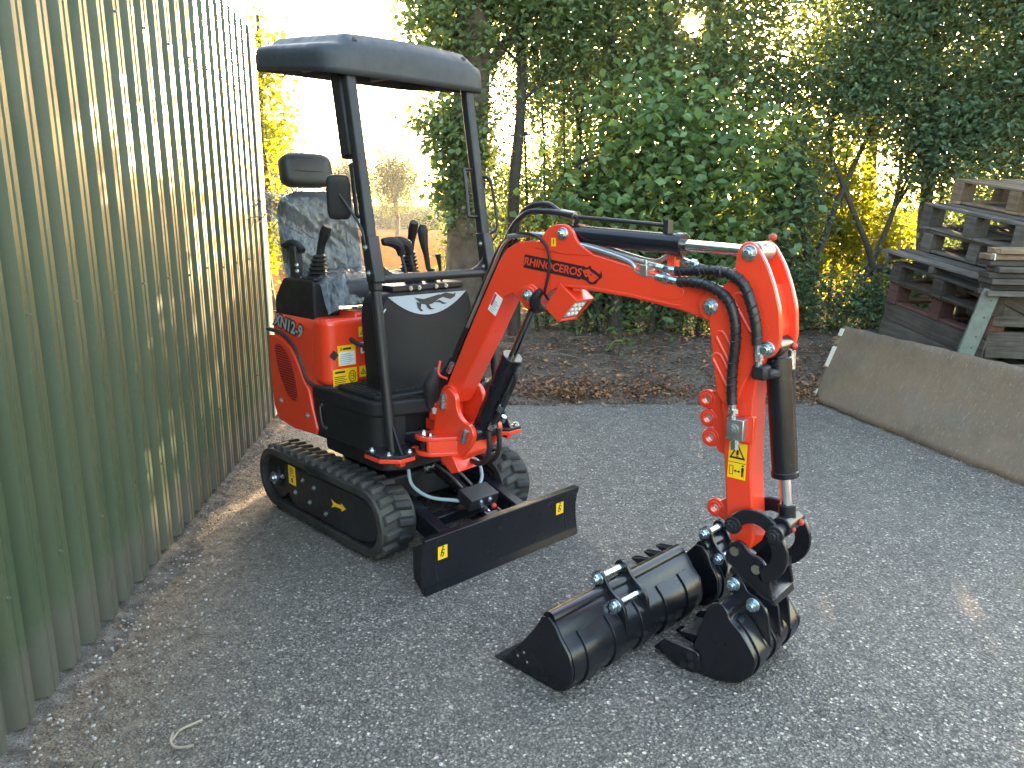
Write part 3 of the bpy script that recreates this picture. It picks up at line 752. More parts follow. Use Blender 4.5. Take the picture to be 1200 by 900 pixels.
s_ = fst(-0.14, 0.905, 0.09, 0.055, 'white_sticker'); mark(s_, lines(-0.01, 0.04, -0.02, 0.008, 4, 0.4) + [bar(-0.036, -0.018, -0.02, 0.012)]); o = sticker(s_, (0.015, 0.018, 0.0016), (1, 0, 0), (0, 1, 0), 0.05, 0.013, 'yellow_sticker', 'sticker_field', 0.0006)
s_ = fst(-0.15, 0.985, 0.085, 0.05, 'yellow_sticker'); mark(s_, tri_marks(-0.02, 0.0, 0.034) + [[(0.005, -0.015), (0.015, 0.012), (0.03, -0.015)]])
s_ = fst(-0.06, 0.83, 0.04, 0.09, 'white_sticker'); mark(s_, lines(-0.015, 0.015, -0.04, 0.04, 7, 0.4))
m = MB(); m.cyl((-0.136, -0.335, 0.885), (-0.131, -0.335, 0.885), 0.024, n=4); m.build('rubber_plug', 'rubber', fb)
# grab handle in front of the seat base, hitch pins at its foot
m = MB(); m.tube([(-0.13, -0.24, 0.955), (-0.07, -0.235, 0.935), (-0.03, -0.19, 0.93), (-0.03, -0.05, 0.935)], 0.011, n=10); m.build('lever_arm', 'black_satin', EX)
for k in range(4):
    m = MB(); m.tube([(-0.11 + 0.02 * k, -0.16 + 0.02 * k, 0.752), (-0.09 + 0.02 * k, -0.12, 0.775 + 0.006 * k), (-0.06 + 0.02 * k, -0.07 - 0.01 * k, 0.754)], 0.006, n=6); m.build('hose_coupling', 'zinc', EX)

# --- canopy posts
PX = [(0.325, 0.495), (0.235, 1.27), (0.085, 2.17), (0.07, 2.24)]
def px_at(z):
    for (x0, z0), (x1, z1) in zip(PX[:-1], PX[1:]):
        if z <= z1: return x0 + (x1 - x0) * (z - z0) / (z1 - z0)
    return PX[-1][0]
for sg in (-1, 1):
    y = sg * 0.33
    m = MB(); m.tube([(x, y, z) for x, z in PX[:2]] , 0.024, n=14, sub=1)
    post = m.build('canopy_post', 'black_satin', EX)
    m = MB(); q = []
    zs = [1.22, 1.5, 1.8, 2.12, 2.24]
    for z in zs: q.append((px_at(z), z))
    prof = [(x - 0.026, z) for x, z in q] + [(x + 0.026, z) for x, z in reversed(q)]
    m.prism(prof, y - 0.024, y + 0.024); m.build('upper_channel', 'black_satin', post, bevel=0.009)
    m = MB(); m.prism([(px_at(1.45) - 0.03, 1.46), (px_at(1.45) + 0.034, 1.46), (px_at(1.2) + 0.036, 1.26), (px_at(1.2) - 0.03, 1.26)], y - 0.029, y + 0.029); so = m.build('post_sleeve', 'black_satin', post, bevel=0.006)
    for z in (1.30, 1.41): bolt(so, (px_at(z) + 0.005, y - 0.029, z), (0, -1, 0), 0.009, 0.007)
    # foot plate on red ear
    pl = [(0.225, y - 0.085), (0.345, y - 0.085), (0.415, y - 0.02), (0.415, y + 0.06), (0.36, y + 0.1), (0.225, y + 0.1)]
    m = MB(); m.plan(pl, 0.492, 0.507); fp = m.build('foot_plate', 'black_satin', post, bevel=0.003)
    m = MB(); m.plan([(p[0], p[1] - 0.002) for p in pl], 0.472, 0.4915); m.box((0.34, y + 0.03, 0.455), (0.04, 0.03, 0.04)); m.build('mounting_ear', 'red_paint', EX, bevel=0.003)
    m = MB(); m.prism([(0.34, 0.507), (0.40, 0.507), (0.33, 0.63), (0.315, 0.63)], y - 0.004, y + 0.004); m.build('gusset', 'black_satin', post)
    for dx, dy in ((0.25, -0.06), (0.36, -0.045), (0.385, 0.05)): bolt(fp, (dx, y + dy, 0.507), (0, 0, 1), 0.013, 0.009)
    # gusset to the crossbar
    m = MB(); x = px_at(1.27)
    cv = [(0.0, 0.15)] + [(0.14 * (1 - math.cos(a)), 0.15 - 0.15 * math.sin(a)) for a in [k * math.pi / 16 for k in range(1, 8)]] + [(0.14, 0.0), (0, 0)]
    m.add([(x - 0.004, y - sg * p[0], 1.285 + p[1]) for p in cv] + [(x + 0.004, y - sg * p[0], 1.285 + p[1]) for p in cv],
          [tuple(range(len(cv))), tuple(range(2 * len(cv) - 1, len(cv) - 1, -1))] + [(i, i + len(cv), (i + 1) % len(cv) + len(cv), (i + 1) % len(cv)) for i in range(len(cv))])
    m.build('corner_plate', 'black_satin', post)
    # grab handle behind the post
    xh = px_at(1.63)
    hq = (0, -0.085 * sg) if sg > 0 else (-0.085, 0)
    m = MB(); m.tube([(px_at(1.76), y, 1.76), (xh - 0.02 + hq[0] * 0.9, y + hq[1] * 0.9, 1.76), (xh - 0.005 + hq[0], y + hq[1], 1.74), (xh + 0.02 + hq[0], y + hq[1], 1.56), (px_at(1.54) + hq[0] * 0.9, y + hq[1] * 0.9, 1.54), (px_at(1.54), y, 1.54)], 0.009, n=8, sub=3); m.build('grab_handle', 'black_satin', post)
    if sg > 0:
        m = MB(); m.tube([(px_at(1.72) + 0.02, y + 0.02, 1.73), (px_at(1.70) + 0.05, y + 0.045, 1.7), (px_at(1.5) + 0.06, y + 0.045, 1.5), (px_at(1.45) + 0.03, y + 0.02, 1.46)], 0.008, n=8); m.build('grab_handle', 'black_satin', post)
    else:
        m = MB(); rot = Matrix.Rotation(R(-10), 3, 'Y'); m.box((px_at(1.95) - 0.062, y + 0.0, 1.97), (0.075, 0.07, 0.37), rot)
        m.build('document_case', 'black_plastic', post, bevel=0.012)
m = MB(); m.cyl((0.237, -0.335, 1.27), (0.237, 0.335, 1.27), 0.021, n=16); m.build('cross_bar', 'black_satin', EX)
m = MB(); m.cyl((0.075, -0.33, 2.215), (0.075, 0.33, 2.215), 0.022, n=14); m.build('canopy_bar', 'black_satin', EX)
for y in (-0.2, 0.2):
    m = MB(); m.tube([(0.075, y, 2.215), (-0.25, y, 2.235), (-0.52, y, 2.245)], 0.018, sub=2); m.build('roof_rail', 'black_satin', EX)

# --- canopy: rolled edges and a raised crown
CX0, CX1, CY = -0.60, 0.135, 0.455
def can_top(x, y):
    s = (x - CX0) / (CX1 - CX0)
    base = 2.345 - 0.085 * s
    k = max(0.0, min(1.0, (0.375 - abs(y)) / 0.06)); k = k * k * (3 - 2 * k)
    e0 = max(0, min(1, (s - 0.02) / 0.1)); e1 = max(0, min(1, (1.0 - s) / 0.10)); kk = k * e0 * e1
    v = max(0.0, 1 - abs(abs(y) - 0.335) / 0.035)
    return base + 0.04 * kk - 0.018 * (y / CY) ** 2
def can_bot(s): return 2.222 - 0.098 * s
m = MB(); nu, nv = 40, 44
def canopy(a, c):
    # parameter square -> top with rolled rim: |p|>0.9 runs down the lip
    u = a * 2 - 1; v = c * 2 - 1
    r = max(abs(u), abs(v)); f = min(1.0, 0.9 / r) if r > 0.9 else 1.0
    uu, vv = (u * f / 0.9, v * f / 0.9)
    # superellipse corner rounding
    L_ = (abs(uu) ** 7 + abs(vv) ** 7) ** (1 / 7) if r > 0 else 1
    mx = max(abs(uu), abs(vv)); sc = mx / L_ if L_ > 0 else 1
    uu *= sc; vv *= sc
    d = max(0.0, (r - 0.9) / 0.1)
    x = (CX0 + CX1) / 2 + uu * (CX1 - CX0) / 2 * (0.985 + 0.015 * min(1, d * 3)); y = vv * CY * (0.985 + 0.015 * min(1, d * 3))
    s = (x - CX0) / (CX1 - CX0)
    zt = can_top(x, y)
    edge = max(0.0, (mx - 0.9) / 0.1); zt -= 0.016 * edge * edge
    return (x, y, zt + (can_bot(s) - zt) * d)
m.grid(canopy, nu * 2, nv * 2)
m.build('canopy_roof', 'canopy_plastic', EX, smooth=60, solid=0.006)
for x, y in ((-0.57, 0.3), (-0.57, -0.3), (0.10, -0.3), (0.1, 0.3)): bolt(EX, (x, y, can_top(x, y) - 0.006), (0, 0, 1), 0.01, 0.006, 'black_satin')

# --- front panel with silver badge
pp = rounded([(-0.265, 0.73), (-0.28, 1.10), (-0.25, 1.2), (0.25, 1.2), (0.28, 1.10), (0.255, 0.73)], [0.02, 0.05, 0.05, 0.05, 0.05, 0.02])
m = MB(); nP = len(pp)
lay = [(0.03, 1.0), (0.15, 1.0), (0.172, 0.985), (0.182, 0.95)]
cz_ = 0.965
for x, sc in lay:
    for (y, z) in pp: m.v.append((x + 0.02 * (1.2 - z), y * sc, cz_ + (z - cz_) * sc))
for k in range(len(lay) - 1):
    for i in range(nP): m.f.append((k * nP + i, k * nP + (i + 1) % nP, (k + 1) * nP + (i + 1) % nP, (k + 1) * nP + i))
m.f.append(tuple(range(nP - 1, -1, -1))); m.f.append(tuple((len(lay) - 1) * nP + i for i in range(nP)))
fp_ = m.build('front_panel', 'black_plastic', EX, smooth=40)
def pnl(y, z, d): return (0.182 + 0.02 * (1.2 - z) + d, y, z)
arc = [(-0.232, 1.183)] + [(-0.225 + 0.45 * k / 16, 1.183 - 0.098 * math.sin(math.pi * k / 16) ** 0.8) for k in range(1, 16)] + [(0.232, 1.183)]
m = MB(); m.add([pnl(y, z, 0.003) for y, z in arc], [tuple(range(len(arc)))]); m.build('silver_badge', 'silver_decal', fp_, smooth=0, fix=False)
rh = [[(-0.085, 1.17), (-0.03, 1.16), (0.06, 1.176), (0.10, 1.166), (0.06, 1.155), (0.02, 1.135), (-0.01, 1.13), (-0.05, 1.14)],
      [(-0.075, 1.15), (-0.045, 1.14), (-0.05, 1.118), (-0.035, 1.105), (-0.05, 1.103), (-0.066, 1.12)],
      [(-0.02, 1.135), (0.0, 1.132), (0.012, 1.115), (0.035, 1.108), (0.004, 1.107), (-0.012, 1.118)],
      [(0.06, 1.172), (0.1, 1.182), (0.15, 1.172), (0.165, 1.178), (0.158, 1.16), (0.13, 1.148), (0.10, 1.156)],
      [(0.03, 1.14), (0.06, 1.15), (0.09, 1.135), (0.11, 1.13), (0.085, 1.127), (0.06, 1.138)]]
m = MB()
for pl in rh: m.add([pnl(y, z, 0.0045) for y, z in pl], [tuple(range(len(pl)))])
m.build('rhino_emblem', 'black_print', fp_, smooth=0, fix=False)
for z in (0.79, 0.87): bolt(fp_, (0.16, -0.262, z), (0.3, -1, 0), 0.007, 0.004)
m = MB(); m.tube([(0.185, -0.245, 1.13), (0.18, -0.272, 1.09), (0.175, -0.279, 1.05)], 0.004, n=6); m.build('edge_clip', 'steel_pipe', fp_)
# tray and control levers
m = MB(); m.box((0.09, 0.02, 1.213), (0.15, 0.42, 0.03)); tray = m.build('lever_tray', 'black_satin', EX, bevel=0.008)
def boot(parent, x, y, z0, r0, r1, n, dz, mat='hose_rubber', name='rubber_boot', tilt=(0, 0)):
    m = MB(); rg = []
    for k in range(n):
        f = k / (n - 1); r = r0 + (r1 - r0) * f
        rg += [(r, z0 + k * dz), (r, z0 + k * dz + dz * 0.25), (r * 0.72, z0 + k * dz + dz * 0.6)]
    c = 14
    for r, z in rg:
        for i in range(c): m.v.append((x + (z - z0) * tilt[0] + r * math.cos(2 * math.pi * i / c), y + (z - z0) * tilt[1] + r * math.sin(2 * math.pi * i / c), z))
    for k in range(len(rg) - 1):
        for i in range(c): m.f.append((k * c + i, k * c + (i + 1) % c, (k + 1) * c + (i + 1) % c, (k + 1) * c + i))
    m.f.append(tuple((len(rg) - 1) * c + i for i in range(c)))
    return m.build(name, mat, parent, smooth=25)
for y, ly in ((-0.05, -0.10), (0.0, -0.035)):
    m = MB(); m.tube([(0.1, y, 1.225), (0.09, y - 0.02, 1.32), (0.085, y - 0.035, 1.385)], 0.008, n=8)
    lv = m.build('travel_lever', 'black_satin', EX)
    m = MB(); m.tube([(0.087, y - 0.03, 1.36), (0.085, y - 0.042, 1.405), (0.08, y - 0.08, 1.425), (0.075, y - 0.125, 1.425)], 0.02, n=10, radii=[0.016, 0.026, 0.025, 0.016]); m.build('lever_grip', 'black_plastic', lv)
    boot(lv, 0.1, y, 1.225, 0.028, 0.014, 4, 0.013)
def joystick(x, y, z, tx, ty, h, name):
    b_ = boot(EX, x, y, z, 0.058, 0.032, 6, 0.02, name='joystick_boot', tilt=(tx * 0.6, ty * 0.6))
    zb = z + 0.115; xo = x + tx * 0.07; yo = y + ty * 0.07
    m = MB(); m.tube([(xo, yo, zb - 0.01), (xo + tx * 0.05, yo + ty * 0.05, zb + 0.05), (xo + tx * 0.12, yo + ty * 0.12, zb + h * 0.75), (xo + tx * 0.17, yo + ty * 0.17, zb + h)], 0.02, n=12, radii=[0.019, 0.02, 0.027, 0.022])
    return m.build(name, 'black_plastic', EX)
boot(EX, 0.09, 0.09, 1.225, 0.036, 0.02, 5, 0.015, name='joystick_boot')
m = MB(); m.tube([(0.09, 0.075, 1.29), (0.088, 0.065, 1.36), (0.085, 0.055, 1.41), (0.083, 0.05, 1.47), (0.083, 0.052, 1.50)], 0.02, n=10, radii=[0.012, 0.014, 0.02, 0.026, 0.016]); m.build('control_lever', 'black_plastic', EX)
m = MB(); m.tube([(0.09, 0.155, 1.22), (0.09, 0.145, 1.3), (0.09, 0.135, 1.36)], 0.01, n=10, radii=[0.005, 0.008, 0.016]); m.build('control_lever', 'black_plastic', EX)
for y in (-0.09, -0.04, 0.06, 0.12): bolt(tray, (0.167, y, 1.213), (1, 0, 0), 0.007, 0.006)

# --- right hand console, joystick, arm rest
con = [(-0.69, 1.02), (-0.69, 1.12), (-0.62, 1.20), (-0.58, 1.235), (-0.30, 1.235), (-0.285, 1.22), (-0.285, 1.02)]
m = MB(); m.prism(rounded(con, 0.02), -0.345, -0.2); m.build('side_console', 'black_plastic', EX, bevel=0.01)
m = MB(); m.prism(rounded(con, 0.02), 0.2, 0.345); m.build('side_console', 'black_plastic', EX, bevel=0.01)
m = MB(); m.box((-0.345, -0.275, 1.238), (0.12, 0.12, 0.012)); m.build('joystick_plate', 'black_satin', EX, bevel=0.003)
joystick(-0.36, -0.275, 1.244, 0.34, 0.1, 0.135, 'joystick')
joystick(-0.35, 0.275, 1.244, 0.4, -0.1, 0.15, 'joystick')
m = MB(); m.box((-0.52, -0.30, 1.31), (0.06, 0.045, 0.17)); m.build('rest_pillar', 'black_satin', EX, bevel=0.008)
m = MB(); m.tube([(-0.62, -0.315, 1.395), (-0.57, -0.305, 1.40), (-0.52, -0.295, 1.395), (-0.47, -0.285, 1.37)], 0.02, n=10, radii=[0.014, 0.024, 0.026, 0.016]); m.build('lock_lever', 'black_plastic', EX)
for z in (1.27, 1.3): bolt(EX, (-0.47, -0.325, z), (0.2, -1, 0), 0.008, 0.005)

# --- seat with headrest, still in its plastic cover
SY = -0.05
def pillow(c, s, e=4.0, n=20, m_=14, rot=None):
    b_ = MB(); vs = []
    for j in range(m_ + 1):
        a = -math.pi / 2 + math.pi * j / m_
        for i in range(n):
            t = 2 * math.pi * i / n
            def sg(x, p): return math.copysign(abs(x) ** p, x)
            q = Vector((s[0] / 2 * sg(math.cos(a), 2 / e) * sg(math.cos(t), 2 / e), s[1] / 2 * sg(math.cos(a), 2 / e) * sg(math.sin(t), 2 / e), s[2] / 2 * sg(math.sin(a), 2 / e)))
            if rot is not None: q = rot @ q
            vs.append(Vector(c) + q)
    b_.add(vs, [(j * n + i, j * n + (i + 1) % n, (j + 1) * n + (i + 1) % n, (j + 1) * n + i) for j in range(m_) for i in range(n)])
    return b_
rb = Matrix.Rotation(R(-9), 3, 'Y')
cu = pillow((-0.42, SY, 1.17), (0.46, 0.44, 0.15), 4.5).build('seat_cushion', 'seat_vinyl', EX, smooth=60)
bk = pillow((-0.70, SY, 1.42), (0.13, 0.45, 0.5), 4.5, rot=rb).build('seat_back', 'seat_vinyl', EX, smooth=60)
hr = pillow((-0.775, SY - 0.025, 1.778), (0.12, 0.29, 0.178), 4.2, rot=rb).build('headrest', 'seat_vinyl', EX, smooth=60)
for y in (-0.07, 0.06):
    m = MB(); m.cyl((-0.745, SY - 0.02 + y, 1.60), (-0.77, SY - 0.02 + y, 1.74), 0.007, n=8); m.build('headrest_post', 'chrome', hr)
m = MB(); m.tube([(-0.779, SY - 0.14, 1.775), (-0.718, SY - 0.12, 1.775), (-0.718, SY + 0.07, 1.775), (-0.77, SY + 0.1, 1.775)], 0.003, n=5); m.build('stitch_seam', 'seat_vinyl', hr)
# crumpled clear film: back and cushion
fl = random.Random(3)
ph = [fl.uniform(0, 6.28) for _ in range(12)]
def crum(a, b_):
    s = 0.0
    for k in range(6): s += math.sin(a * (7 + 9 * k) * (1 if k % 2 else 0.6) + b_ * (11 + 5 * k) * (0.5 if k % 2 else 1.2) + ph[k]) / (1 + 0.7 * k)
    return s + 0.6 * abs(math.sin(a * 23 + b_ * 31 + ph[7])) - 0.4 * abs(math.sin(a * 37 - b_ * 17 + ph[8]))
m = MB()
def film_back(a, c):
    y = (a - 0.5) * 0.56; z = 1.16 + 0.50 * c
    x = -0.572 - 0.09 * (z - 1.16) / 0.5 - 0.6 * max(0, abs(y) - 0.2) ** 1.3 * 3
    x += 0.009 * crum(a * 1.2, c)
    if c > 0.93: x -= (c - 0.93) * 0.8
    return (x, SY + y + 0.006 * crum(c, a), z + 0.006 * crum(a + 3, c))
m.grid(film_back, 56, 56); fo_ = m.build('plastic_cover', 'plastic_film', bk, smooth=180, fix=False)
m = MB()
def film_seat(a, c):
    x = -0.64 + 0.46 * c; y = (a - 0.5) * 0.54
    z = 1.262 + 0.006 * crum(a, c * 1.3) - 2.2 * max(0, abs(y) - 0.2) ** 1.5 - (2.0 * max(0, c - 0.85) if c > 0.85 else 0) * 0.5
    if c < 0.1: z += (0.1 - c) * 0.6
    return (x + 0.01 * crum(c, a), SY + y, z)
m.grid(film_seat, 48, 50); m.build('plastic_cover', 'plastic_film', cu, smooth=180, fix=False)
m = MB()
def film_ear(a, c):                                   # loose flap blown out beside the shoulder
    return (-0.73 - 0.05 * c - 0.05 * a + 0.012 * crum(a, c), SY - 0.20 - 0.15 * a + 0.008 * crum(c, a), 1.675 - 0.15 * c - 0.05 * a * a + 0.01 * crum(a + 1, c))
m.grid(film_ear, 26, 20); m.build('plastic_cover', 'plastic_film', bk, smooth=180, fix=False)
m = MB(); m.box((-0.20, -0.06, 1.096), (0.05, 0.22, 0.01)); m.build('seat_slide', 'zinc', EX, bevel=0.002)
# --- mirror on its arm
mr = pillow((0.085, -0.40, 1.622), (0.04, 0.105, 0.19), 5, rot=Matrix.Rotation(R(-35), 3, 'Z') @ Matrix.Rotation(R(6), 3, 'Y')).build('mirror_housing', 'black_plastic', EX, smooth=60)
m = MB(); m.tube([(0.105, -0.41, 1.635), (0.14, -0.39, 1.58), (0.2, -0.365, 1.49), (0.215, -0.36, 1.43), (0.215, -0.345, 1.41)], 0.006, n=8); m.build('mirror_arm', 'black_satin', EX)

# --- swing bracket
m = MB(); m.cyl((0.38, -0.03, 0.40), (0.38, -0.03, 0.70), 0.055, n=24); m.box((0.32, -0.03, 0.58), (0.12, 0.13, 0.06)); m.box((0.32, -0.03, 0.46), (0.12, 0.13, 0.05))
m.build('swing_post', 'red_paint', EX, bevel=0.006)
m = MB(); m.box((0.35, -0.09, 0.655), (0.07, 0.05, 0.09)); xo = m.build('swing_stop', 'red_paint', EX, bevel=0.006)
sticker(xo, (0.366, -0.1165, 0.665), (1, 0, 0), (0, 0, 1), 0.035, 0.03, 'white_sticker')
ear = rounded([(-0.12, 0.60), (-0.075, 0.765), (-0.02, 0.80), (0.03, 0.77), (0.035, 0.70), (0.07, 0.655), (0.125, 0.645), (0.14, 0.60), (0.11, 0.54), (0.045, 0.485), (-0.12, 0.475)], [0.01, 0.05, 0.05, 0.05, 0.05, 0.05, 0.04, 0.04, 0.04, 0.02, 0.02])
for s in (-1, 1):
    m = MB(); m.prism(ear, s * 0.083 - 0.013, s * 0.083 + 0.013, T); e = m.build('bracket_plate', 'red_paint', EX, bevel=0.004, smooth=50)
    if s < 0:
        for (u, z) in ((-0.045, 0.752), (-0.05, 0.705), (0.093, 0.615), (0.078, 0.575)): bolt(e, T(u, -0.097, z), TV(0, -1, 0) - TV(0, 0, 0), 0.011, 0.008)
        for (a, c) in (((-0.045, 0.76), (-0.05, 0.70)), ((0.095, 0.622), (0.076, 0.568))):
            m = MB(); m.tube([T(a[0], -0.098, a[1]), T(c[0], -0.098, c[1])], 0.018, n=10, sub=1); m.build('keeper_plate', 'zinc', e)
m = MB(); m.prism([(-0.14, 0.47), (0.05, 0.47), (0.07, 0.50), (0.06, 0.56), (0.0, 0.62), (-0.05, 0.60), (-0.14, 0.6)], -0.069, 0.069, T); m.build('bracket_core', 'red_paint', EX, bevel=0.006)
# fork lug for the swing cylinder on the near side
for z0, z1 in ((0.562, 0.582), (0.492, 0.512)):
    m = MB(); pts = rounded([(-0.13, -0.07), (-0.15, -0.19), (-0.1, -0.215), (-0.04, -0.2), (0.04, -0.097), (0.04, -0.07)], [0, 0.04, 0.03, 0.03, 0.01, 0])
    m.prism([(p[0], p[1]) for p in pts], z0, z1, lambda u, v, z: T(u, z, v)); fk = m.build('swing_fork', 'red_paint', EX, bevel=0.005)
    if z0 > 0.55:
        bolt(fk, T(-0.105, -0.17, z1), (0, 0, 1), 0.014, 0.016); bolt(fk, T(-0.065, -0.165, z1), (0, 0, 1), 0.008, 0.008)
        m = MB(); m.box(T(-0.085, -0.168, z1 + 0.002), (0.075, 0.04, 0.004)); m.build('lock_plate', 'zinc', fk)
m = MB(); m.prism([(0.03, 0.492), (0.07, 0.43), (0.02, 0.41), (-0.05, 0.46), (-0.05, 0.492)], -0.12, 0.0, T); m.build('bracket_rib', 'red_paint', EX, bevel=0.004)
m = MB(); m.cyl(T(-0.10, -0.165, 0.537), (0.16, -0.22, 0.53), 0.019, n=16); m.cyl((0.2, -0.21, 0.53), (-0.05, -0.25, 0.53), 0.033, n=16); m.cyl(T(-0.1, -0.17, 0.515), T(-0.1, -0.17, 0.56), 0.026, n=16)
m.build('swing_cylinder', 'black_paint', EX, bevel=0.003)

m = MB(); m.prism([(-0.06, -0.196), (-0.042, -0.196), (0.037, -0.097), (0.037, -0.07), (-0.06, -0.07)], 0.508, 0.566, lambda u, v, z: T(u, z, v)); m.build('fork_web', 'red_paint', EX, bevel=0.004)
for sg in (-1, 1):
    m = MB(); m.tube([(0.33, sg * 0.24, 0.482), (0.345, sg * 0.17 - 0.01, 0.50), (0.35, sg * 0.09 - 0.02, 0.50)], 0.022, n=10); m.build('frame_beam', 'red_paint', EX)
# --- boom
top = [(-0.075, 0.785), (0.047, 1.008), (0.155, 1.195), (0.253, 1.358), (0.30, 1.415), (0.36, 1.442), (0.43, 1.45), (0.52, 1.441), (0.69, 1.415), (0.922, 1.366), (1.103, 1.33), (1.20, 1.312)]
end = [(1.235, 1.305), (1.268, 1.285), (1.278, 1.25), (1.262, 1.215), (1.225, 1.2)]
bot = [(1.17, 1.212), (1.108, 1.229), (0.90, 1.258), (0.72, 1.272), (0.60, 1.278), (0.51, 1.262), (0.44, 1.215), (0.385, 1.16), (0.172, 1.0), (0.085, 0.87), (-0.0, 0.738)]
bot = [(1.17, 1.212), (1.108, 1.229), (0.90, 1.258), (0.72, 1.272), (0.60, 1.278), (0.52, 1.264), (0.46, 1.228), (0.40, 1.175), (0.33, 1.095), (0.172, 1.02), (0.09, 0.885), (0.005, 0.745)]
bot = [(1.17, 1.212), (1.108, 1.229), (0.90, 1.258), (0.72, 1.272), (0.62, 1.278), (0.55, 1.268), (0.49, 1.235), (0.44, 1.19), (0.38, 1.20), (0.33, 1.235), (0.29, 1.22), (0.172, 1.022), (0.085, 0.885), (0.0, 0.748)]
foot = [(-0.02, 0.715), (-0.055, 0.712), (-0.085, 0.735)]
m = MB(); m.prism(top + end + bot + foot, -0.055, 0.055, T)
boom = m.build('boom', 'red_paint', EX, bevel=0.006, segs=3, smooth=40)
# lower leg side plate ridge, pin bosses
def boss(parent, u, z, r, v=-0.055, d=0.014, mat='red_paint', name='pin_boss'):
    m = MB(); m.cyl(T(u, v + 0.01, z), T(u, v - d, z), r, n=24); return m.build(name, mat, parent, bevel=0.004)
def pin(parent, u, z, v, r=0.017, mat='zinc'):
    m = MB(); m.cyl(T(u, v + 0.01, z), T(u, v - 0.004, z), r * 1.35, n=20); m.cyl(T(u, v - 0.004, z), T(u, v - 0.016, z), r, n=6); m.cyl(T(u, v - 0.016, z), T(u, v - 0.026, z), r * 0.6, n=12)
    return m.build('pivot_bolt', mat, parent, bevel=0.0015, smooth=30)
for (u, z, r) in ((-0.045, 0.752, 0.05), (0.425, 1.235, 0.037), (1.222, 1.254, 0.05)): boss(boom, u, z, r)
m = MB(); m.prism(rounded([(0.36, 1.26), (0.44, 1.285), (0.48, 1.25), (0.455, 1.19), (0.395, 1.175)], 0.035), -0.06, 0.06, T); m.build('cylinder_mount', 'red_paint', boom, bevel=0.005)
pin(boom, 0.425, 1.235, -0.069); pin(boom, 1.222, 1.254, -0.076, 0.02)
# raised lower edge on the side plates
m = MB(); m.prism([(0.56, 1.285), (0.72, 1.287), (0.9, 1.272), (1.06, 1.25), (1.1, 1.248), (1.1, 1.242), (0.9, 1.262), (0.72, 1.275), (0.6, 1.28)], -0.058, -0.054, T); m.build('weld_bead', 'red_paint', boom, bevel=0.001)
m = MB(); m.prism(rounded([(1.0, 1.33), (1.1, 1.315), (1.115, 1.285), (1.08, 1.26), (0.98, 1.272)], 0.02), -0.0565, -0.054, T); m.build('end_plate', 'red_paint', boom, bevel=0.002)
# clevis for the arm cylinder
lug = rounded([(0.45, 1.42), (0.50, 1.485), (0.54, 1.512), (0.60, 1.515), (0.635, 1.49), (0.655, 1.45), (0.74, 1.40), (0.6, 1.40)], [0.0, 0.02, 0.03, 0.035, 0.04, 0.03, 0, 0])
for s in (-1, 1):
    m = MB(); m.prism(lug, s * 0.05 - 0.008, s * 0.05 + 0.008, T); lo = m.build('cylinder_lug', 'red_paint', boom, bevel=0.004, smooth=50)
    if s < 0:
        pin(lo, 0.59, 1.478, -0.06, 0.018); st = sticker(lo, T(0.545, -0.0585, 1.446), TV(1, 0, 0) - TV(0, 0, 0), (0, 0, 1), 0.022, 0.032, 'yellow_sticker'); mark(st, [bar(-0.002, -0.008, 0.002, 0.01)])
# brand lettering plate and caution label
bdir = TV(1, 0, 0) - TV(0, 0, 0)
slope = Vector((bdir.x, bdir.y, -0.118))
pc = TV(0.535, -0.0558, 1.353)
st = sticker(boom, pc, slope, (0, 0, 1), 0.285, 0.052, 'black_print', 'brand_plate', 0.0008)
t_ = text_mesh('RHINOCEROS', 0.047, 0.0003, 0.0009, 0.12); o = put(t_, 'brand_lettering', st, Matrix.Translation((0, -0.001, 0.0012)), 'red_paint'); o.scale = (0.97, 0.9, 1)
hd = [[(0.13, 0.016), (0.15, 0.028), (0.165, 0.022), (0.18, 0.034), (0.19, 0.022), (0.20, 0.02), (0.228, 0.008), (0.232, 0.024), (0.24, 0.0), (0.226, -0.012), (0.215, -0.03), (0.19, -0.036), (0.165, -0.024), (0.13, -0.02)]]
mark(st, hd, z=0.0009, name='rhino_emblem'); 
mark(st, [[(0.148, 0.012), (0.163, 0.014), (0.176, 0.02), (0.19, 0.01), (0.21, 0.004), (0.225, -0.004), (0.212, -0.016), (0.2, -0.026), (0.185, -0.024), (0.178, -0.008), (0.165, -0.012), (0.155, 0.0)]], 'red_paint', 0.0014, 'rhino_face')
mark(st, [[(0.183, 0.0), (0.192, 0.004), (0.195, 0.0), (0.187, -0.003)], [(0.21, -0.006), (0.215, -0.004), (0.214, -0.01)], [(0.16, 0.0), (0.172, 0.004), (0.17, -0.004)]], 'black_print', 0.0018, 'rhino_marks')
leg = Vector((bdir.x * 0.5, bdir.y * 0.5, 0.866))
st = sticker(boom, TV(0.236, -0.0558, 1.185), leg.cross(TV(0, 1, 0) - TV(0, 0, 0)) * -1, leg, 0.05, 0.085, 'white_sticker'); mark(st, lines(-0.018, 0.018, -0.036, 0.018, 6, 0.4), 'grey_print')
sticker(st, (-0.017, 0.012, 0.0016), (1, 0, 0), (0, 1, 0), 0.012, 0.055, 'red_print', 'sticker_field', 0.0006)
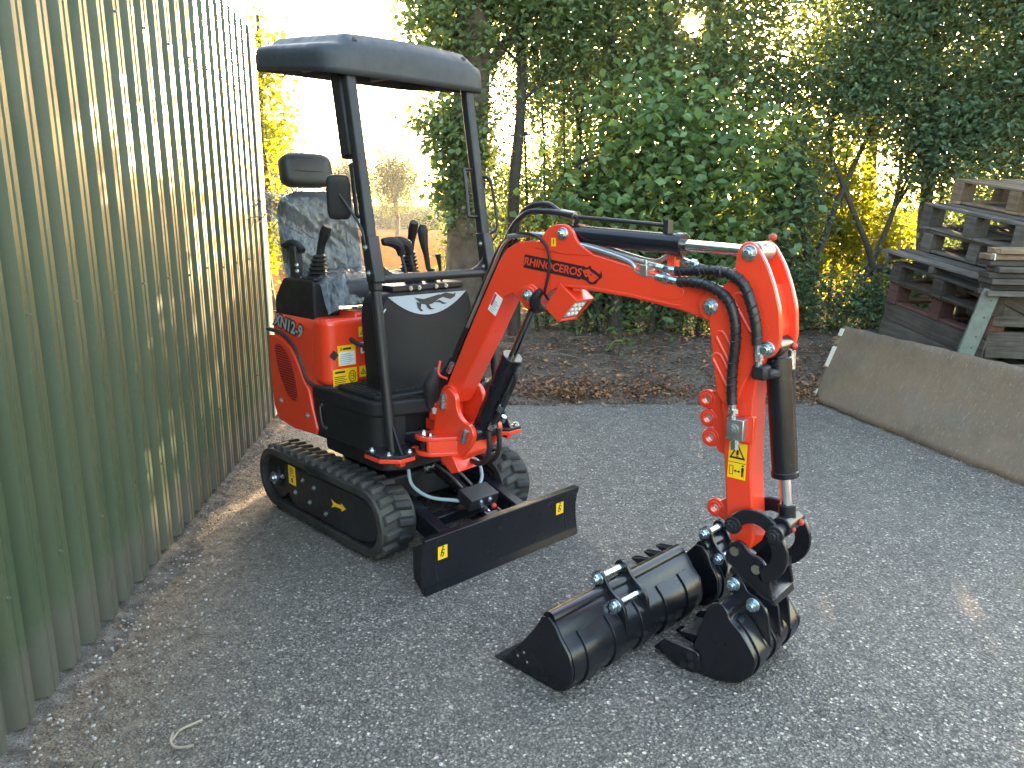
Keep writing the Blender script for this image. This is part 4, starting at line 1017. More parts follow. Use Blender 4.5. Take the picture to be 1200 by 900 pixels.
# boom cylinder (under the boom)
A, Bq = TV(0.09, 0, 0.60), TV(0.425, 0, 1.235)
dv = (Bq - A).normalized(); Ln = (Bq - A).length
m = MB(); m.cyl(A - dv * 0.02, A + dv * Ln * 0.545, 0.043, n=28); m.cyl(A + dv * Ln * 0.535, A + dv * Ln * 0.575, 0.047, n=28); m.cyl(TV(0.09, -0.07, 0.6), TV(0.09, 0.07, 0.6), 0.04, n=20)
bcy = m.build('boom_cylinder', 'black_paint', EX, bevel=0.004)
m = MB(); m.cyl(A + dv * Ln * 0.57, A + dv * Ln * 0.97, 0.017, n=20); m.build('piston_rod', 'dark_chrome', bcy)
m = MB(); m.cyl(TV(0.425, -0.05, 1.235), TV(0.425, 0.05, 1.235), 0.032, n=20); m.cyl(A + dv * Ln * 0.9, A + dv * Ln * 0.985, 0.028, n=20); m.build('rod_eye', 'black_satin', bcy)
sd = TV(0, -1, 0) - TV(0, 0, 0); fw = bdir
off = (fw * 0.866 - Vector((0, 0, 1)) * 0.5)
m = MB(); m.tube([A + dv * 0.1 + off * 0.06, A + dv * 0.25 + off * 0.062, A + dv * 0.33 + off * 0.06, A + dv * 0.36 + off * 0.045], 0.009, n=8); m.build('steel_line', 'black_satin', bcy)
m = MB(); m.tube([A + dv * 0.06 + off * 0.062 + sd * 0.03, A + dv * 0.2 + off * 0.068 + sd * 0.02, A + dv * 0.26 + off * 0.06], 0.009, n=8); m.build('steel_line', 'black_satin', bcy)
for k_, s_ in ((0.07, 0.03), (0.1, -0.03), (0.17, 0.022)):
    m = MB(); q_ = A + dv * k_ + off * 0.064 + sd * s_; m.cyl(q_, q_ + dv * 0.028, 0.014, n=6); m.build('hose_fitting', 'zinc', bcy)
for k, s in enumerate((-0.035, 0.03)):
    m = MB(); p0 = A + dv * 0.06 + off * 0.062 - sd * s
    m.tube([p0, p0 - Vector((0, 0, 0.1)) + fw * 0.0, p0 - Vector((0, 0, 0.16)) - fw * 0.05, TV(0.0, 0.02 + s, 0.46), TV(-0.1, 0.03 + s, 0.5)], 0.012, n=8, sub=5); m.build('hydraulic_hose', 'hose_rubber', bcy)
# bundle of hoses between house and boom foot
for k in range(5):
    m = MB(); v = -0.05 + 0.025 * k
    m.tube([(0.30, BY + v, 0.62), (0.325, BY + v - 0.01, 0.70 + 0.01 * k), (0.35, BY + v, 0.80), T(-0.09, v * 0.6, 0.86), T(-0.05, v * 0.5, 0.92)], 0.017, n=8); m.build('hydraulic_hose', 'hose_rubber', EX)
m = MB(); m.tube([(0.33, BY - 0.07, 0.68), (0.345, BY - 0.08, 0.78), T(-0.12, -0.06, 0.86)], 0.04, n=12, radii=[0.025, 0.036, 0.02]); m.build('hose_sleeve', 'rubber', EX)
m = MB(); m.tube([T(-0.115, -0.05, 0.90), T(-0.10, -0.075, 0.845), T(-0.05, -0.07, 0.83)], 0.006, n=8); m.build('hose_hook', 'red_paint', EX)
# hoses and pipes on the back of the boom
for k, v in enumerate((-0.035, -0.005, 0.03)):
    path = [(-0.095, 0.80), (-0.03, 0.925), (0.055, 1.075), (0.185, 1.305), (0.25, 1.412), (0.30, 1.452)]
    m = MB(); m.tube([T(u - 0.008 - 0.004 * k, v, z + 0.004) for u, z in path], 0.010, n=8); m.build('hydraulic_hose', 'hose_rubber', EX)
m = MB(); m.tube([T(0.06, -0.047, 1.07), T(0.15, -0.047, 1.225), T(0.215, -0.047, 1.335), T(0.27, -0.047, 1.425), T(0.32, -0.047, 1.46)], 0.007, n=8); m.build('steel_line', 'steel_pipe', EX)
m = MB(); m.tube([T(-0.062, -0.05, 0.855), T(-0.035, -0.05, 0.9)], 0.012, n=8, sub=1); m.build('hose_fitting', 'zinc', EX)
pth = [(0.30, 1.462), (0.42, 1.472), (0.50, 1.466), (0.736, 1.422), (0.879, 1.385), (0.915, 1.352), (0.96, 1.342), (1.05, 1.330)]
m = MB(); m.tube([T(u, -0.046, z) for u, z in pth], 0.0105, n=10, sub=6); p1 = m.build('steel_line', 'steel_pipe', EX)
m = MB(); m.tube([T(u, -0.02, z + 0.006) for u, z in [(0.3, 1.46), (0.5, 1.464), (0.736, 1.42), (0.95, 1.372), (1.05, 1.36)]], 0.009, n=10, sub=6); m.build('steel_line', 'steel_pipe', EX)
m = MB(); m.tube([T(u, 0.02, z + 0.006) for u, z in [(0.3, 1.46), (0.5, 1.464), (0.736, 1.42), (0.93, 1.38), (1.0, 1.40), (1.06, 1.395)]], 0.009, n=10, sub=6); m.build('steel_line', 'steel_pipe', EX)
m = MB(); m.box(T(0.95, -0.035, 1.358), (0.03, 0.05, 0.04)); m.cyl(T(0.95, -0.045, 1.37), T(0.95, -0.045, 1.395), 0.008, n=6); m.build('pipe_clamp', 'steel_pipe', EX, bevel=0.003)
m = MB(); m.box(T(1.02, 0.02, 1.385), (0.035, 0.03, 0.05)); m.build('pipe_bracket', 'red_paint', EX, bevel=0.003)
for a, c, v in (((1.0, 1.338), (1.09, 1.324), -0.05), ((0.98, 1.368), (1.06, 1.357), -0.02), ((1.06, 1.39), (1.12, 1.372), 0.02)):
    m = MB(); m.cyl(T(a[0], v, a[1]), T(c[0], v, c[1]), 0.014, n=10); m.cyl(T(a[0] + 0.03, v, a[1] - 0.006), T(a[0] + 0.05, v, a[1] - 0.01), 0.018, n=6); m.build('hose_fitting', 'zinc', EX)
def hose(pts, r=0.0165, name='hydraulic_hose'):
    m = MB(); m.tube([T(*p) for p in pts], r, n=12, sub=6); h = m.build(name, 'hose_rubber', EX)
    # spiral guard
    Q = [Vector(T(*p)) for p in pts]; dense = []
    for i in range(len(Q) - 1):
        a = Q[max(0, i - 1)]; b_ = Q[i]; c = Q[i + 1]; d = Q[min(len(Q) - 1, i + 2)]
        for k in range(14):
            t = k / 14; dense.append(0.5 * ((2 * b_) + (c - a) * t + (2 * a - 5 * b_ + 4 * c - d) * t * t + (3 * b_ - a - 3 * c + d) * t ** 3))
    w = []; acc = 0
    for i in range(len(dense)):
        t = (dense[min(i + 1, len(dense) - 1)] - dense[max(0, i - 1)]).normalized(); x = t.cross(Vector((0.3, 0.9, 0.2))).normalized(); y = t.cross(x)
        if i: acc += (dense[i] - dense[i - 1]).length
        ph_ = acc / 0.022 * 2 * math.pi
        w.append(dense[i] + (x * math.cos(ph_) + y * math.sin(ph_)) * (r + 0.0005))
    # resample finely for a smooth helix
    f = []; 
    for i in range(len(dense) - 1):
        L2 = (dense[i + 1] - dense[i]).length; nn = max(2, int(L2 / 0.003))
        t = (dense[i + 1] - dense[i]).normalized(); x = t.cross(Vector((0.3, 0.9, 0.2))).normalized(); y = t.cross(x)
        a0 = sum((dense[j + 1] - dense[j]).length for j in range(i)) if i < 1 else None
        f.append((dense[i], t, x, y, L2, nn))
    acc = 0; w = []
    for p, t, x, y, L2, nn in f:
        for k in range(nn):
            s = acc + L2 * k / nn; q = s / 0.024 * 2 * math.pi
            w.append(p + t * (L2 * k / nn) + (x * math.cos(q) + y * math.sin(q)) * r)
        acc += L2
    m = MB(); m.tube(w, 0.0032, n=4, sub=1); m.build('spiral_guard', 'hose_rubber', h)
    return h
hose([(1.09, -0.05, 1.326), (1.17, -0.085, 1.33), (1.247, -0.10, 1.317), (1.299, -0.105, 1.282), (1.324, -0.105, 1.222), (1.328, -0.1, 1.154), (1.322, -0.095, 1.07), (1.321, -0.092, 0.999), (1.326, -0.092, 0.945)])
hose([(1.06, -0.02, 1.358), (1.15, -0.05, 1.366), (1.24, -0.085, 1.372), (1.303, -0.1, 1.363), (1.349, -0.105, 1.331), (1.379, -0.105, 1.266), (1.395, -0.1, 1.201), (1.399, -0.098, 1.15)])
hose([(1.12, 0.02, 1.372), (1.2, 0.03, 1.355), (1.28, 0.0, 1.36), (1.36, 0.0, 1.31)], 0.014)
# arm cylinder
A2, B2 = TV(0.59, 0, 1.475), TV(1.345, 0, 1.432)
d2 = (B2 - A2).normalized()
m = MB(); m.cyl(A2 - d2 * 0.01, A2 + d2 * 0.47, 0.036, n=28); m.cyl(A2 + d2 * 0.455, A2 + d2 * 0.485, 0.041, n=28); m.cyl(TV(0.59, -0.04, 1.475), TV(0.59, 0.04, 1.475), 0.036, n=20)
ac = m.build('arm_cylinder', 'black_paint', EX, bevel=0.004)
m = MB(); m.cyl(A2 + d2 * 0.48, A2 + d2 * 0.735, 0.019, n=20); m.build('piston_rod', 'chrome', ac)
m = MB(); m.cyl(TV(1.345, -0.045, 1.432), TV(1.345, 0.045, 1.432), 0.033, n=24); m.build('rod_eye', 'steel_pipe', ac, bevel=0.004)
m = MB(); m.tube([T(0.60, 0, 1.512), T(0.615, 0, 1.535), T(0.585, 0.0, 1.543)], 0.01, n=8); m.tube([T(0.59, 0, 1.541), T(0.8, 0, 1.527), T(1.0, 0, 1.512)], 0.0075, n=8, sub=1); m.tube([T(1.0, 0, 1.52), T(1.005, 0, 1.47)], 0.009, n=8, sub=1); m.box(T(1.005, 0, 1.505), (0.02, 0.03, 0.05)); m.build('steel_line', 'black_satin', ac)
for v in (-0.012, 0.014):
    m = MB(); m.tube([T(0.60, v, 1.545), T(0.522, v, 1.556), T(0.458, v, 1.573 + v), T(0.379, v, 1.57 + v), T(0.315, v, 1.533 + v), T(0.272, v, 1.47), T(0.25, v, 1.42)], 0.0115, n=10, sub=5); m.build('hydraulic_hose', 'hose_rubber', EX)
m = MB(); m.cyl(T(0.54, 0, 1.552), T(0.6, 0, 1.543), 0.017, n=8); m.build('hose_fitting', 'steel_pipe', ac)
# lamp cable and work lamp
m = MB(); m.tube([T(u, v, z) for u, v, z in ((0.27, -0.03, 1.45), (0.36, -0.05, 1.475), (0.44, -0.06, 1.472), (0.50, -0.063, 1.445), (0.525, -0.062, 1.40), (0.525, -0.06, 1.34), (0.512, -0.06, 1.285), (0.50, -0.055, 1.25), (0.49, -0.02, 1.22))], 0.006, n=8); m.build('lamp_cable', 'hose_rubber', EX)
m = MB(); m.tube([T(0.49, -0.065, 1.26), T(0.47, -0.07, 1.235), T(0.455, -0.06, 1.2), T(0.45, -0.02, 1.18)], 0.02, n=10, radii=[0.012, 0.02, 0.024, 0.018]); m.build('cable_connector', 'black_plastic', EX)
o = (0.582, 1.212); ax = Vector((0.80, -0.60)); ay = Vector((0.60, 0.80))
def lp(a, c): return (o[0] + ax.x * a + ay.x * c, o[1] + ax.y * a + ay.y * c)
lam = MB(); lam.prism([lp(-0.05, -0.062), lp(0.035, -0.062), lp(0.035, -0.05), lp(-0.042, -0.05), lp(-0.042, 0.05), lp(0.05, 0.05), lp(0.05, 0.062), lp(-0.05, 0.062)], -0.055, 0.05, T)
lam.prism([lp(-0.05, -0.062), lp(0.035, -0.062), lp(0.05, 0.062), lp(-0.05, 0.062)], -0.06, -0.0545, T); lam.prism([lp(-0.05, -0.062), lp(0.035, -0.062), lp(0.05, 0.062), lp(-0.05, 0.062)], 0.0505, 0.056, T)
lamp = lam.build('work_lamp', 'red_paint', EX, bevel=0.002)
m = MB(); m.prism([lp(-0.03, -0.047), lp(0.03, -0.047), lp(0.036, 0.047), lp(-0.03, 0.047)], -0.052, 0.047, T); m.build('lamp_body', 'black_satin', lamp, bevel=0.004)
m = MB(); m.prism([lp(0.0305, -0.040), lp(0.034, -0.040), lp(0.039, 0.04), lp(0.0355, 0.04)], -0.044, 0.04, T); lens = m.build('lamp_lens', 'lamp_lens', lamp)
for i in range(3):
    for j in range(3):
        a = lp(0.0345 + 0.0015 * i, -0.024 + 0.024 * i); c = lp(0.040 + 0.0015 * i, -0.024 + 0.024 * i); v = -0.025 + 0.024 * j
        m = MB(); m.cyl(T(a[0], v, a[1]), T(c[0], v, c[1]), 0.009, 0.006, n=10); m.build('lamp_diode', 'white_sticker', lamp)
m = MB(); m.box(T(0.59, 0, 1.275), (0.06, 0.05, 0.03)); m.build('lamp_bracket', 'red_paint', lamp)

# --- dipper arm
armb = [(1.225, 1.20), (1.245, 1.08), (1.285, 0.80), (1.318, 0.53), (1.332, 0.47), (1.36, 0.437), (1.40, 0.44), (1.415, 0.475), (1.402, 0.58), (1.38, 0.73), (1.372, 0.96), (1.40, 1.10), (1.44, 1.13)]
uppr = [(1.45, 1.2), (1.43, 1.3), (1.39, 1.36), (1.30, 1.37), (1.255, 1.32), (1.22, 1.29)]
m = MB(); m.prism([(1.214, 1.23), (1.245, 1.08), (1.278, 0.84), (1.312, 0.53), (1.325, 0.47), (1.345, 0.44), (1.375, 0.43), (1.402, 0.445), (1.412, 0.48), (1.40, 0.6), (1.385, 0.73), (1.378, 0.95), (1.385, 1.02), (1.41, 1.10), (1.36, 1.2), (1.26, 1.28)], -0.05, 0.05, T)
arm = m.build('dipper_arm', 'red_paint', EX, bevel=0.006, segs=3, smooth=40)
plate = rounded([(1.30, 1.43), (1.318, 1.462), (1.345, 1.468), (1.37, 1.45), (1.405, 1.395), (1.432, 1.332), (1.454, 1.261), (1.463, 1.171), (1.456, 1.135), (1.438, 1.11), (1.40, 1.10), (1.365, 1.04), (1.33, 0.95), (1.295, 0.93), (1.262, 0.96), (1.24, 1.08), (1.216, 1.215), (1.232, 1.295), (1.262, 1.325), (1.298, 1.365)], [0.02, 0.02, 0.02, 0.02] + [0.02] * 5 + [0.02] * 11)
for s in (-1, 1):
    m = MB(); m.prism(plate, s * 0.064 - 0.011, s * 0.064 + 0.011, T); pl_ = m.build('arm_plate', 'red_paint', arm, bevel=0.004, smooth=50)
    for (u, z) in ((1.385, 1.335), (1.405, 1.27), (1.41, 1.2)):
        m = MB(); m.cyl(T(u, s * 0.076, z), T(u, s * 0.073, z), 0.014, n=16); m.build('plug_weld', 'red_paint', pl_)
    if s < 0:
        pin(pl_, 1.345, 1.432, -0.078, 0.019); pin(pl_, 1.425, 1.137, -0.078, 0.018)
        for (u0, z0, u1, z1, w_) in ((1.318, 1.285, 1.375, 1.20, 0.022), (1.262, 1.16, 1.305, 1.095, 0.019), (1.256, 1.085, 1.31, 1.0, 0.019)):
            d = Vector((u1 - u0, z1 - z0)); d.normalize(); n_ = Vector((-d.y, d.x))
            def slot(w): 
                pts = []
                for k in range(9): a = math.pi / 2 + math.pi * k / 8; q = Vector((u0, z0)) + d * (w * math.cos(a)) + n_ * (w * math.sin(a)); pts.append(tuple(q))
                for k in range(9): a = -math.pi / 2 + math.pi * k / 8; q = Vector((u1, z1)) + d * (w * math.cos(a)) + n_ * (w * math.sin(a)); pts.append(tuple(q))
                return pts
            a_, b2 = slot(w_), slot(w_ - 0.006); n2 = len(a_); m = MB()
            vs = [T(p[0], -0.0752, p[1]) for p in a_] + [T(p[0], -0.0792, p[1]) for p in b2]
            # rim ring
            rim = [T(p[0], -0.0752, p[1]) for p in slot(w_ + 0.003)] + [T(p[0], -0.079, p[1]) for p in a_] + [T(p[0], -0.079, p[1]) for p in b2] + [T(p[0], -0.0752, p[1]) for p in slot(w_ - 0.01)]
            m.add(rim, [(r_ * n2 + i, r_ * n2 + (i + 1) % n2, (r_ + 1) * n2 + (i + 1) % n2, (r_ + 1) * n2 + i) for r_ in range(3) for i in range(n2)])
            m.build('slot_rim', 'red_paint', pl_, smooth=60)
# web between the plates
m = MB(); m.prism([(1.30, 1.36), (1.40, 1.33), (1.44, 1.2), (1.43, 1.15), (1.41, 1.15), (1.415, 1.2), (1.385, 1.31), (1.30, 1.34)], -0.0525, 0.0525, T); m.build('web_plate', 'red_paint', arm)
# thumb lugs on the near edge of the arm: three holes, then one
def eye(parent, u, z, r, ri, name):
    m = MB(); n_ = 24; vs = []
    for v in (-0.009, 0.009):
        for rr in (r, ri): vs += [T(u + rr * math.cos(2 * math.pi * k / n_), v, z + rr * math.sin(2 * math.pi * k / n_)) for k in range(n_)]
    fs = []
    for k in range(n_):
        j = (k + 1) % n_
        fs += [(k, j, n_ + j, n_ + k), (2 * n_ + k, 3 * n_ + k, 3 * n_ + j, 2 * n_ + j), (k, 2 * n_ + k, 2 * n_ + j, j), (n_ + k, n_ + j, 3 * n_ + j, 3 * n_ + k)]
    m.add(vs, fs); e_ = m.build(name, 'red_paint', parent, bevel=0.002, smooth=50)
    m = MB(); vs = []
    for v in (-0.014, 0.014):
        for rr in (ri + 0.009, ri): vs += [T(u + rr * math.cos(2 * math.pi * k / n_), v, z + rr * math.sin(2 * math.pi * k / n_)) for k in range(n_)]
    m.add(vs, fs); m.build('eye_boss', 'red_paint', parent, bevel=0.002, smooth=50); return e_
for (u, z) in ((1.192, 0.926), (1.202, 0.86), (1.214, 0.792)): eye(arm, u, z, 0.033, 0.0145, 'thumb_eye')
for (u0, z0, u1, z1) in ((1.215, 0.955, 1.27, 0.76),):
    m = MB(); m.prism([(1.207, 0.956), (1.262, 0.97), (1.292, 0.735), (1.245, 0.748), (1.232, 0.775), (1.2292, 0.80), (1.222, 0.825), (1.2185, 0.85), (1.218, 0.865), (1.212, 0.892), (1.2085, 0.918), (1.2088, 0.935)], -0.0082, 0.0082, T); m.build('thumb_plate', 'red_paint', arm, bevel=0.003)
eye(arm, 1.248, 0.542, 0.033, 0.015, 'thumb_eye')
m = MB(); m.prism([(1.264, 0.571), (1.312, 0.612), (1.322, 0.495), (1.29, 0.50), (1.262, 0.513), (1.2655, 0.53), (1.267, 0.552)], -0.0082, 0.0082, T); m.build('thumb_plate', 'red_paint', arm, bevel=0.003)
# valve block, fittings, safety sticker
m = MB(); m.box(T(1.342, -0.074, 0.862), (0.06, 0.045, 0.072), Matrix.Rotation(BB, 3, 'Z')); vb = m.build('valve_block', 'steel_pipe', EX, bevel=0.003)
m = MB(); m.box(T(1.378, -0.06, 0.862), (0.035, 0.02, 0.09), Matrix.Rotation(BB, 3, 'Z')); m.build('block_bracket', 'red_paint', vb, bevel=0.003)
m = MB(); m.cyl(T(1.327, -0.092, 0.955), T(1.33, -0.09, 0.895), 0.013, n=10); m.cyl(T(1.329, -0.09, 0.93), T(1.33, -0.09, 0.915), 0.018, n=6); m.build('hose_fitting', 'zinc', vb)
m = MB(); m.cyl(T(1.342, -0.09, 0.83), T(1.343, -0.09, 0.795), 0.014, n=6); m.build('hose_fitting', 'zinc', vb)
bolt(vb, T(1.335, -0.097, 0.862), sd, 0.014, 0.008, 'steel_pipe')
st = sticker(arm, T(1.338, -0.0512, 0.745), bdir, Vector((bdir.x * -0.1, bdir.y * -0.1, 1)), 0.064, 0.125, 'yellow_sticker')
mark(st, tri_marks(0, 0.03, 0.058) + [bar(-0.031, -0.007, 0.031, -0.005), bar(-0.026, -0.048, -0.024, -0.018), bar(-0.014, -0.048, -0.012, -0.018), bar(-0.026, -0.02, -0.012, -0.018), bar(-0.026, -0.05, -0.012, -0.048), bar(-0.005, -0.037, 0.009, -0.034), [(-0.01, -0.0355), (-0.003, -0.03), (-0.003, -0.041)], [(0.014, -0.0355), (0.007, -0.03), (0.007, -0.041)], bar(0.017, -0.037, 0.026, -0.02), bar(0.0175, -0.052, 0.021, -0.037), bar(0.022, -0.052, 0.0255, -0.037), [(0.0215 + 0.004 * math.cos(k), -0.014 + 0.004 * math.sin(k)) for k in range(0, 6)]])
# bucket cylinder
A3, B3 = TV(1.425, 0, 1.137), TV(1.503, 0, 0.56)
d3 = (B3 - A3).normalized()
m = MB(); m.cyl(A3 + d3 * 0.035, A3 + d3 * 0.425, 0.041, n=28); m.cyl(A3 + d3 * 0.41, A3 + d3 * 0.432, 0.044, n=28); m.cyl(TV(1.425, -0.05, 1.137), TV(1.425, 0.05, 1.137), 0.034, n=20); m.cyl(A3, A3 + d3 * 0.05, 0.03, n=16)
kc = m.build('bucket_cylinder', 'black_paint', EX, bevel=0.004)
m = MB(); m.cyl(A3 + d3 * 0.43, A3 + d3 * 0.57, 0.02, n=20); m.build('piston_rod', 'chrome', kc)
m = MB(); m.cyl(TV(1.503, -0.055, 0.555), TV(1.503, 0.055, 0.555), 0.034, n=20); m.cyl(B3 - d3 * 0.06, B3, 0.028, n=16); m.build('rod_eye', 'black_paint', kc, bevel=0.004)
m = MB(); m.box(T(1.41, -0.075, 1.062), (0.05, 0.045, 0.05)); m.cyl(T(1.43, -0.075, 1.06), T(1.445, -0.02, 1.05), 0.018, n=10); m.build('hose_elbow', 'black_satin', kc, bevel=0.01)
m = MB(); m.cyl(T(1.40, -0.097, 1.155), T(1.404, -0.085, 1.08), 0.012, n=10); m.cyl(T(1.402, -0.093, 1.125), T(1.403, -0.088, 1.1), 0.0155, n=6); m.build('hose_fitting', 'zinc', kc)
m = MB(); m.cyl(T(1.455, 0.045, 1.12), T(1.458, 0.045, 1.06), 0.012, n=10); m.build('hose_fitting', 'zinc', kc)
m = MB(); m.tube([T(1.46, 0.045, 1.07), T(1.475, 0.05, 0.9), T(1.495, 0.045, 0.76), T(1.49, 0.03, 0.74)], 0.008, n=8); m.build('steel_line', 'black_satin', kc)
for q_ in ((1.46, 0.045, 1.135), (1.375, 0.02, 1.478)):
    m = MB(); m.ball(T(*q_), 0.012); m.build('grease_cap', 'red_plastic', kc)
# curved links
def arcplate(cu, cz, r0, r1, a0, a1, n=14):
    return [(cu + r1 * math.cos(R(a0 + (a1 - a0) * k / n)), cz + r1 * math.sin(R(a0 + (a1 - a0) * k / n))) for k in range(n + 1)] + [(cu + r0 * math.cos(R(a1 + (a0 - a1) * k / n)), cz + r0 * math.sin(R(a1 + (a0 - a1) * k / n))) for k in range(n + 1)]
for s in (-1, 1):
    m = MB(); m.prism(arcplate(1.425, 0.495, 0.058, 0.105, 155, 28), s * 0.075 - 0.008, s * 0.075 + 0.008, T); lk = m.build('guide_link', 'black_paint', EX, bevel=0.004)
    m = MB(); m.prism(arcplate(1.44, 0.47, 0.058, 0.112, 50, -72), s * 0.094 - 0.008, s * 0.094 + 0.008, T); lk2 = m.build('bucket_link', 'black_paint', EX, bevel=0.004)
    if s < 0:
        pin(lk, 1.353, 0.53, -0.086, 0.022, 'black_satin'); pin(lk2, 1.505, 0.545, -0.104, 0.022, 'black_satin')
for u_, z_, w_, r_ in ((1.353, 0.53, 0.08, 0.016), (1.505, 0.55, 0.1, 0.02), (1.475, 0.385, 0.09, 0.022)):
    m = MB(); m.cyl(T(u_, -w_, z_), T(u_, w_, z_), r_, n=12); m.build('link_pin', 'black_satin', EX)
for q_, r_ in (((1.535, -0.03, 0.548), 0.009), ((1.54, 0.02, 0.56), 0.011)):
    m = MB(); m.ball(T(*q_), r_); m.build('grease_cap', 'red_plastic', EX)
# quick hitch
hp = rounded([(1.33, 0.40), (1.342, 0.46), (1.37, 0.483), (1.40, 0.478), (1.42, 0.448), (1.465, 0.443), (1.49, 0.40), (1.508, 0.312), (1.475, 0.322), (1.37, 0.382)], [0.02, 0.03, 0.03, 0.03, 0.03, 0.02, 0.02, 0, 0, 0.02])
for s in (-1, 1):
    m = MB(); m.prism(hp, s * 0.083 - 0.007, s * 0.083 + 0.007, T); h_ = m.build('hitch_plate', 'black_paint', EX, bevel=0.003, smooth=50)
    if s < 0:
        for (u, z) in ((1.368, 0.443), (1.447, 0.402)):
            m = MB(); m.cyl(T(u, -0.092, z), T(u, -0.095, z), 0.016, n=18); m.build('pin_end', 'brass_zinc', h_)
m = MB(); m.tube([T(1.355, -0.07, 0.375), T(1.51, -0.07, 0.30)], 0.02, n=12, sub=1); m.prism([(1.37, 0.38), (1.508, 0.312), (1.515, 0.285), (1.47, 0.285), (1.36, 0.345)], -0.076, 0.085, T); m.build('hitch_base', 'black_paint', EX, bevel=0.004)
m = MB(); m.cyl(T(1.368, -0.07, 0.443), T(1.368, 0.07, 0.443), 0.022, n=14); m.build('hitch_pin', 'black_satin', EX)

# ------------------------------------------------------------ buckets
PROF = [(0.275, 0.012), (0.183, 0.113), (0.118, 0.198), (0.09, 0.247), (0.058, 0.256), (0.028, 0.232), (0.005, 0.198), (-0.033, 0.156), (-0.049, 0.103), (-0.043, 0.062), (-0.02, 0.022), (0.012, 0.004), (0.07, 0.0), (0.208, 0.0), (0.29, 0.0)]
def smooth_line(pts, sub=5):
    P = [Vector(p) for p in pts]; out = []
    for i in range(len(P) - 1):
        a = P[max(0, i - 1)]; b_ = P[i]; c = P[i + 1]; d = P[min(len(P) - 1, i + 2)]
        for k in range(sub):
            t = k / sub; q = 0.5 * ((2 * b_) + (c - a) * t + (2 * a - 5 * b_ + 4 * c - d) * t * t + (3 * b_ - a - 3 * c + d) * t ** 3); out.append(tuple(q))
    out.append(tuple(P[-1])); return out
def off_line(line, d):
    out = []
    for i in range(len(line)):
        p = Vector(line[max(0, i - 1)]); q = Vector(line[min(len(line) - 1, i + 1)]); t = (q - p).normalized(); n_ = Vector((t.y, -t.x))
        out.append((line[i][0] + n_.x * d, line[i][1] + n_.y * d))
    return out
def make_bucket(root, F, side, back, W, bands, tube_at, ears, prefix_root_is_mesh=False):
    """side: side plate outline; back: open line of the curved sheet from top lip round to the cutting lip"""
    line = smooth_line(back, 5); inn = off_line(line, 0.008)
    ctr = Vector((0.08, 0.1))
    if (Vector(inn[len(inn) // 2]) - ctr).length > (Vector(line[len(line) // 2]) - ctr).length: inn = off_line(line, -0.008)
    for w in (0.0, W):
        m = MB(); d = 0.006
        m.prism(side, w - d, w + d, lambda u, v, z: F(u, v, z)); m.build('side_plate', 'black_paint', root, bevel=0.003, smooth=50)
    m = MB(); m.prism(line + inn[::-1], 0.0065, W - 0.0065, lambda u, v, z: F(u, v, z)); m.build('back_sheet', 'black_paint', root, smooth=50)
    outw = -1 if (Vector(off_line(line, 0.008)[len(line) // 2]) - ctr).length < (Vector(line[len(line) // 2]) - ctr).length else 1
    nb = len(line)
    for w in bands:                                        # wear strips welded round the back
        seg = line[int(nb * 0.2):int(nb * 0.86)]; o1 = off_line(seg, outw * 0.0065)
        m = MB(); m.prism(seg + o1[::-1], w - 0.0285, w + 0.0285, lambda u, v, z: F(u, v, z)); m.build('wear_strip', 'black_paint', root, bevel=0.0012, smooth=50)
    if tube_at:
        m = MB(); m.cyl(F(tube_at[0] + 0.004, 0.007, tube_at[1] + 0.008), F(tube_at[0] + 0.004, W - 0.007, tube_at[1] + 0.008), 0.027, n=20); m.build('top_tube', 'black_paint', root)
    le = line[-1]
    m = MB(); m.prism([(le[0] - 0.06, le[1] + 0.004), (le[0] + 0.02, le[1] + 0.004), (le[0] + 0.035, le[1] - 0.002), (le[0] - 0.06, le[1] - 0.006)], -0.008, W + 0.008, lambda u, v, z: F(u, v, z)); m.build('cutting_edge', 'black_satin', root, bevel=0.002)
    for w in ears.get('w', []):
        m = MB(); m.prism(ears['prof'], w - 0.006, w + 0.006, lambda u, v, z: F(u, v, z)); e = m.build('mounting_ear', 'black_paint', root, bevel=0.002, smooth=50)
    for (pe, pz) in ears.get('pins', []):
        w0, w1 = min(ears['w']), max(ears['w'])
        m = MB(); m.cyl(F(pe, w0 - 0.006, pz), F(pe, w1 + 0.006, pz), 0.0145, n=16); pn = m.build('mounting_pin', 'zinc', root)
        m = MB()
        for ww, dd in ((w0 - 0.006, -1),):
            m.cyl(F(pe, ww, pz), F(pe, ww + dd * 0.004, pz), 0.024, n=18); m.cyl(F(pe, ww + dd * 0.004, pz), F(pe, ww + dd * 0.02, pz), 0.019, n=6); m.cyl(F(pe, ww + dd * 0.02, pz), F(pe, ww + dd * 0.028, pz), 0.011, n=12)
        m.build('lock_nut', 'zinc', pn, bevel=0.0015, smooth=30)
        for ww in ears['w']:
            m = MB(); m.cyl(F(pe, ww - 0.009, pz), F(pe, ww + 0.009, pz), 0.027, n=20); m.build('pin_boss', 'black_paint', root, bevel=0.002)
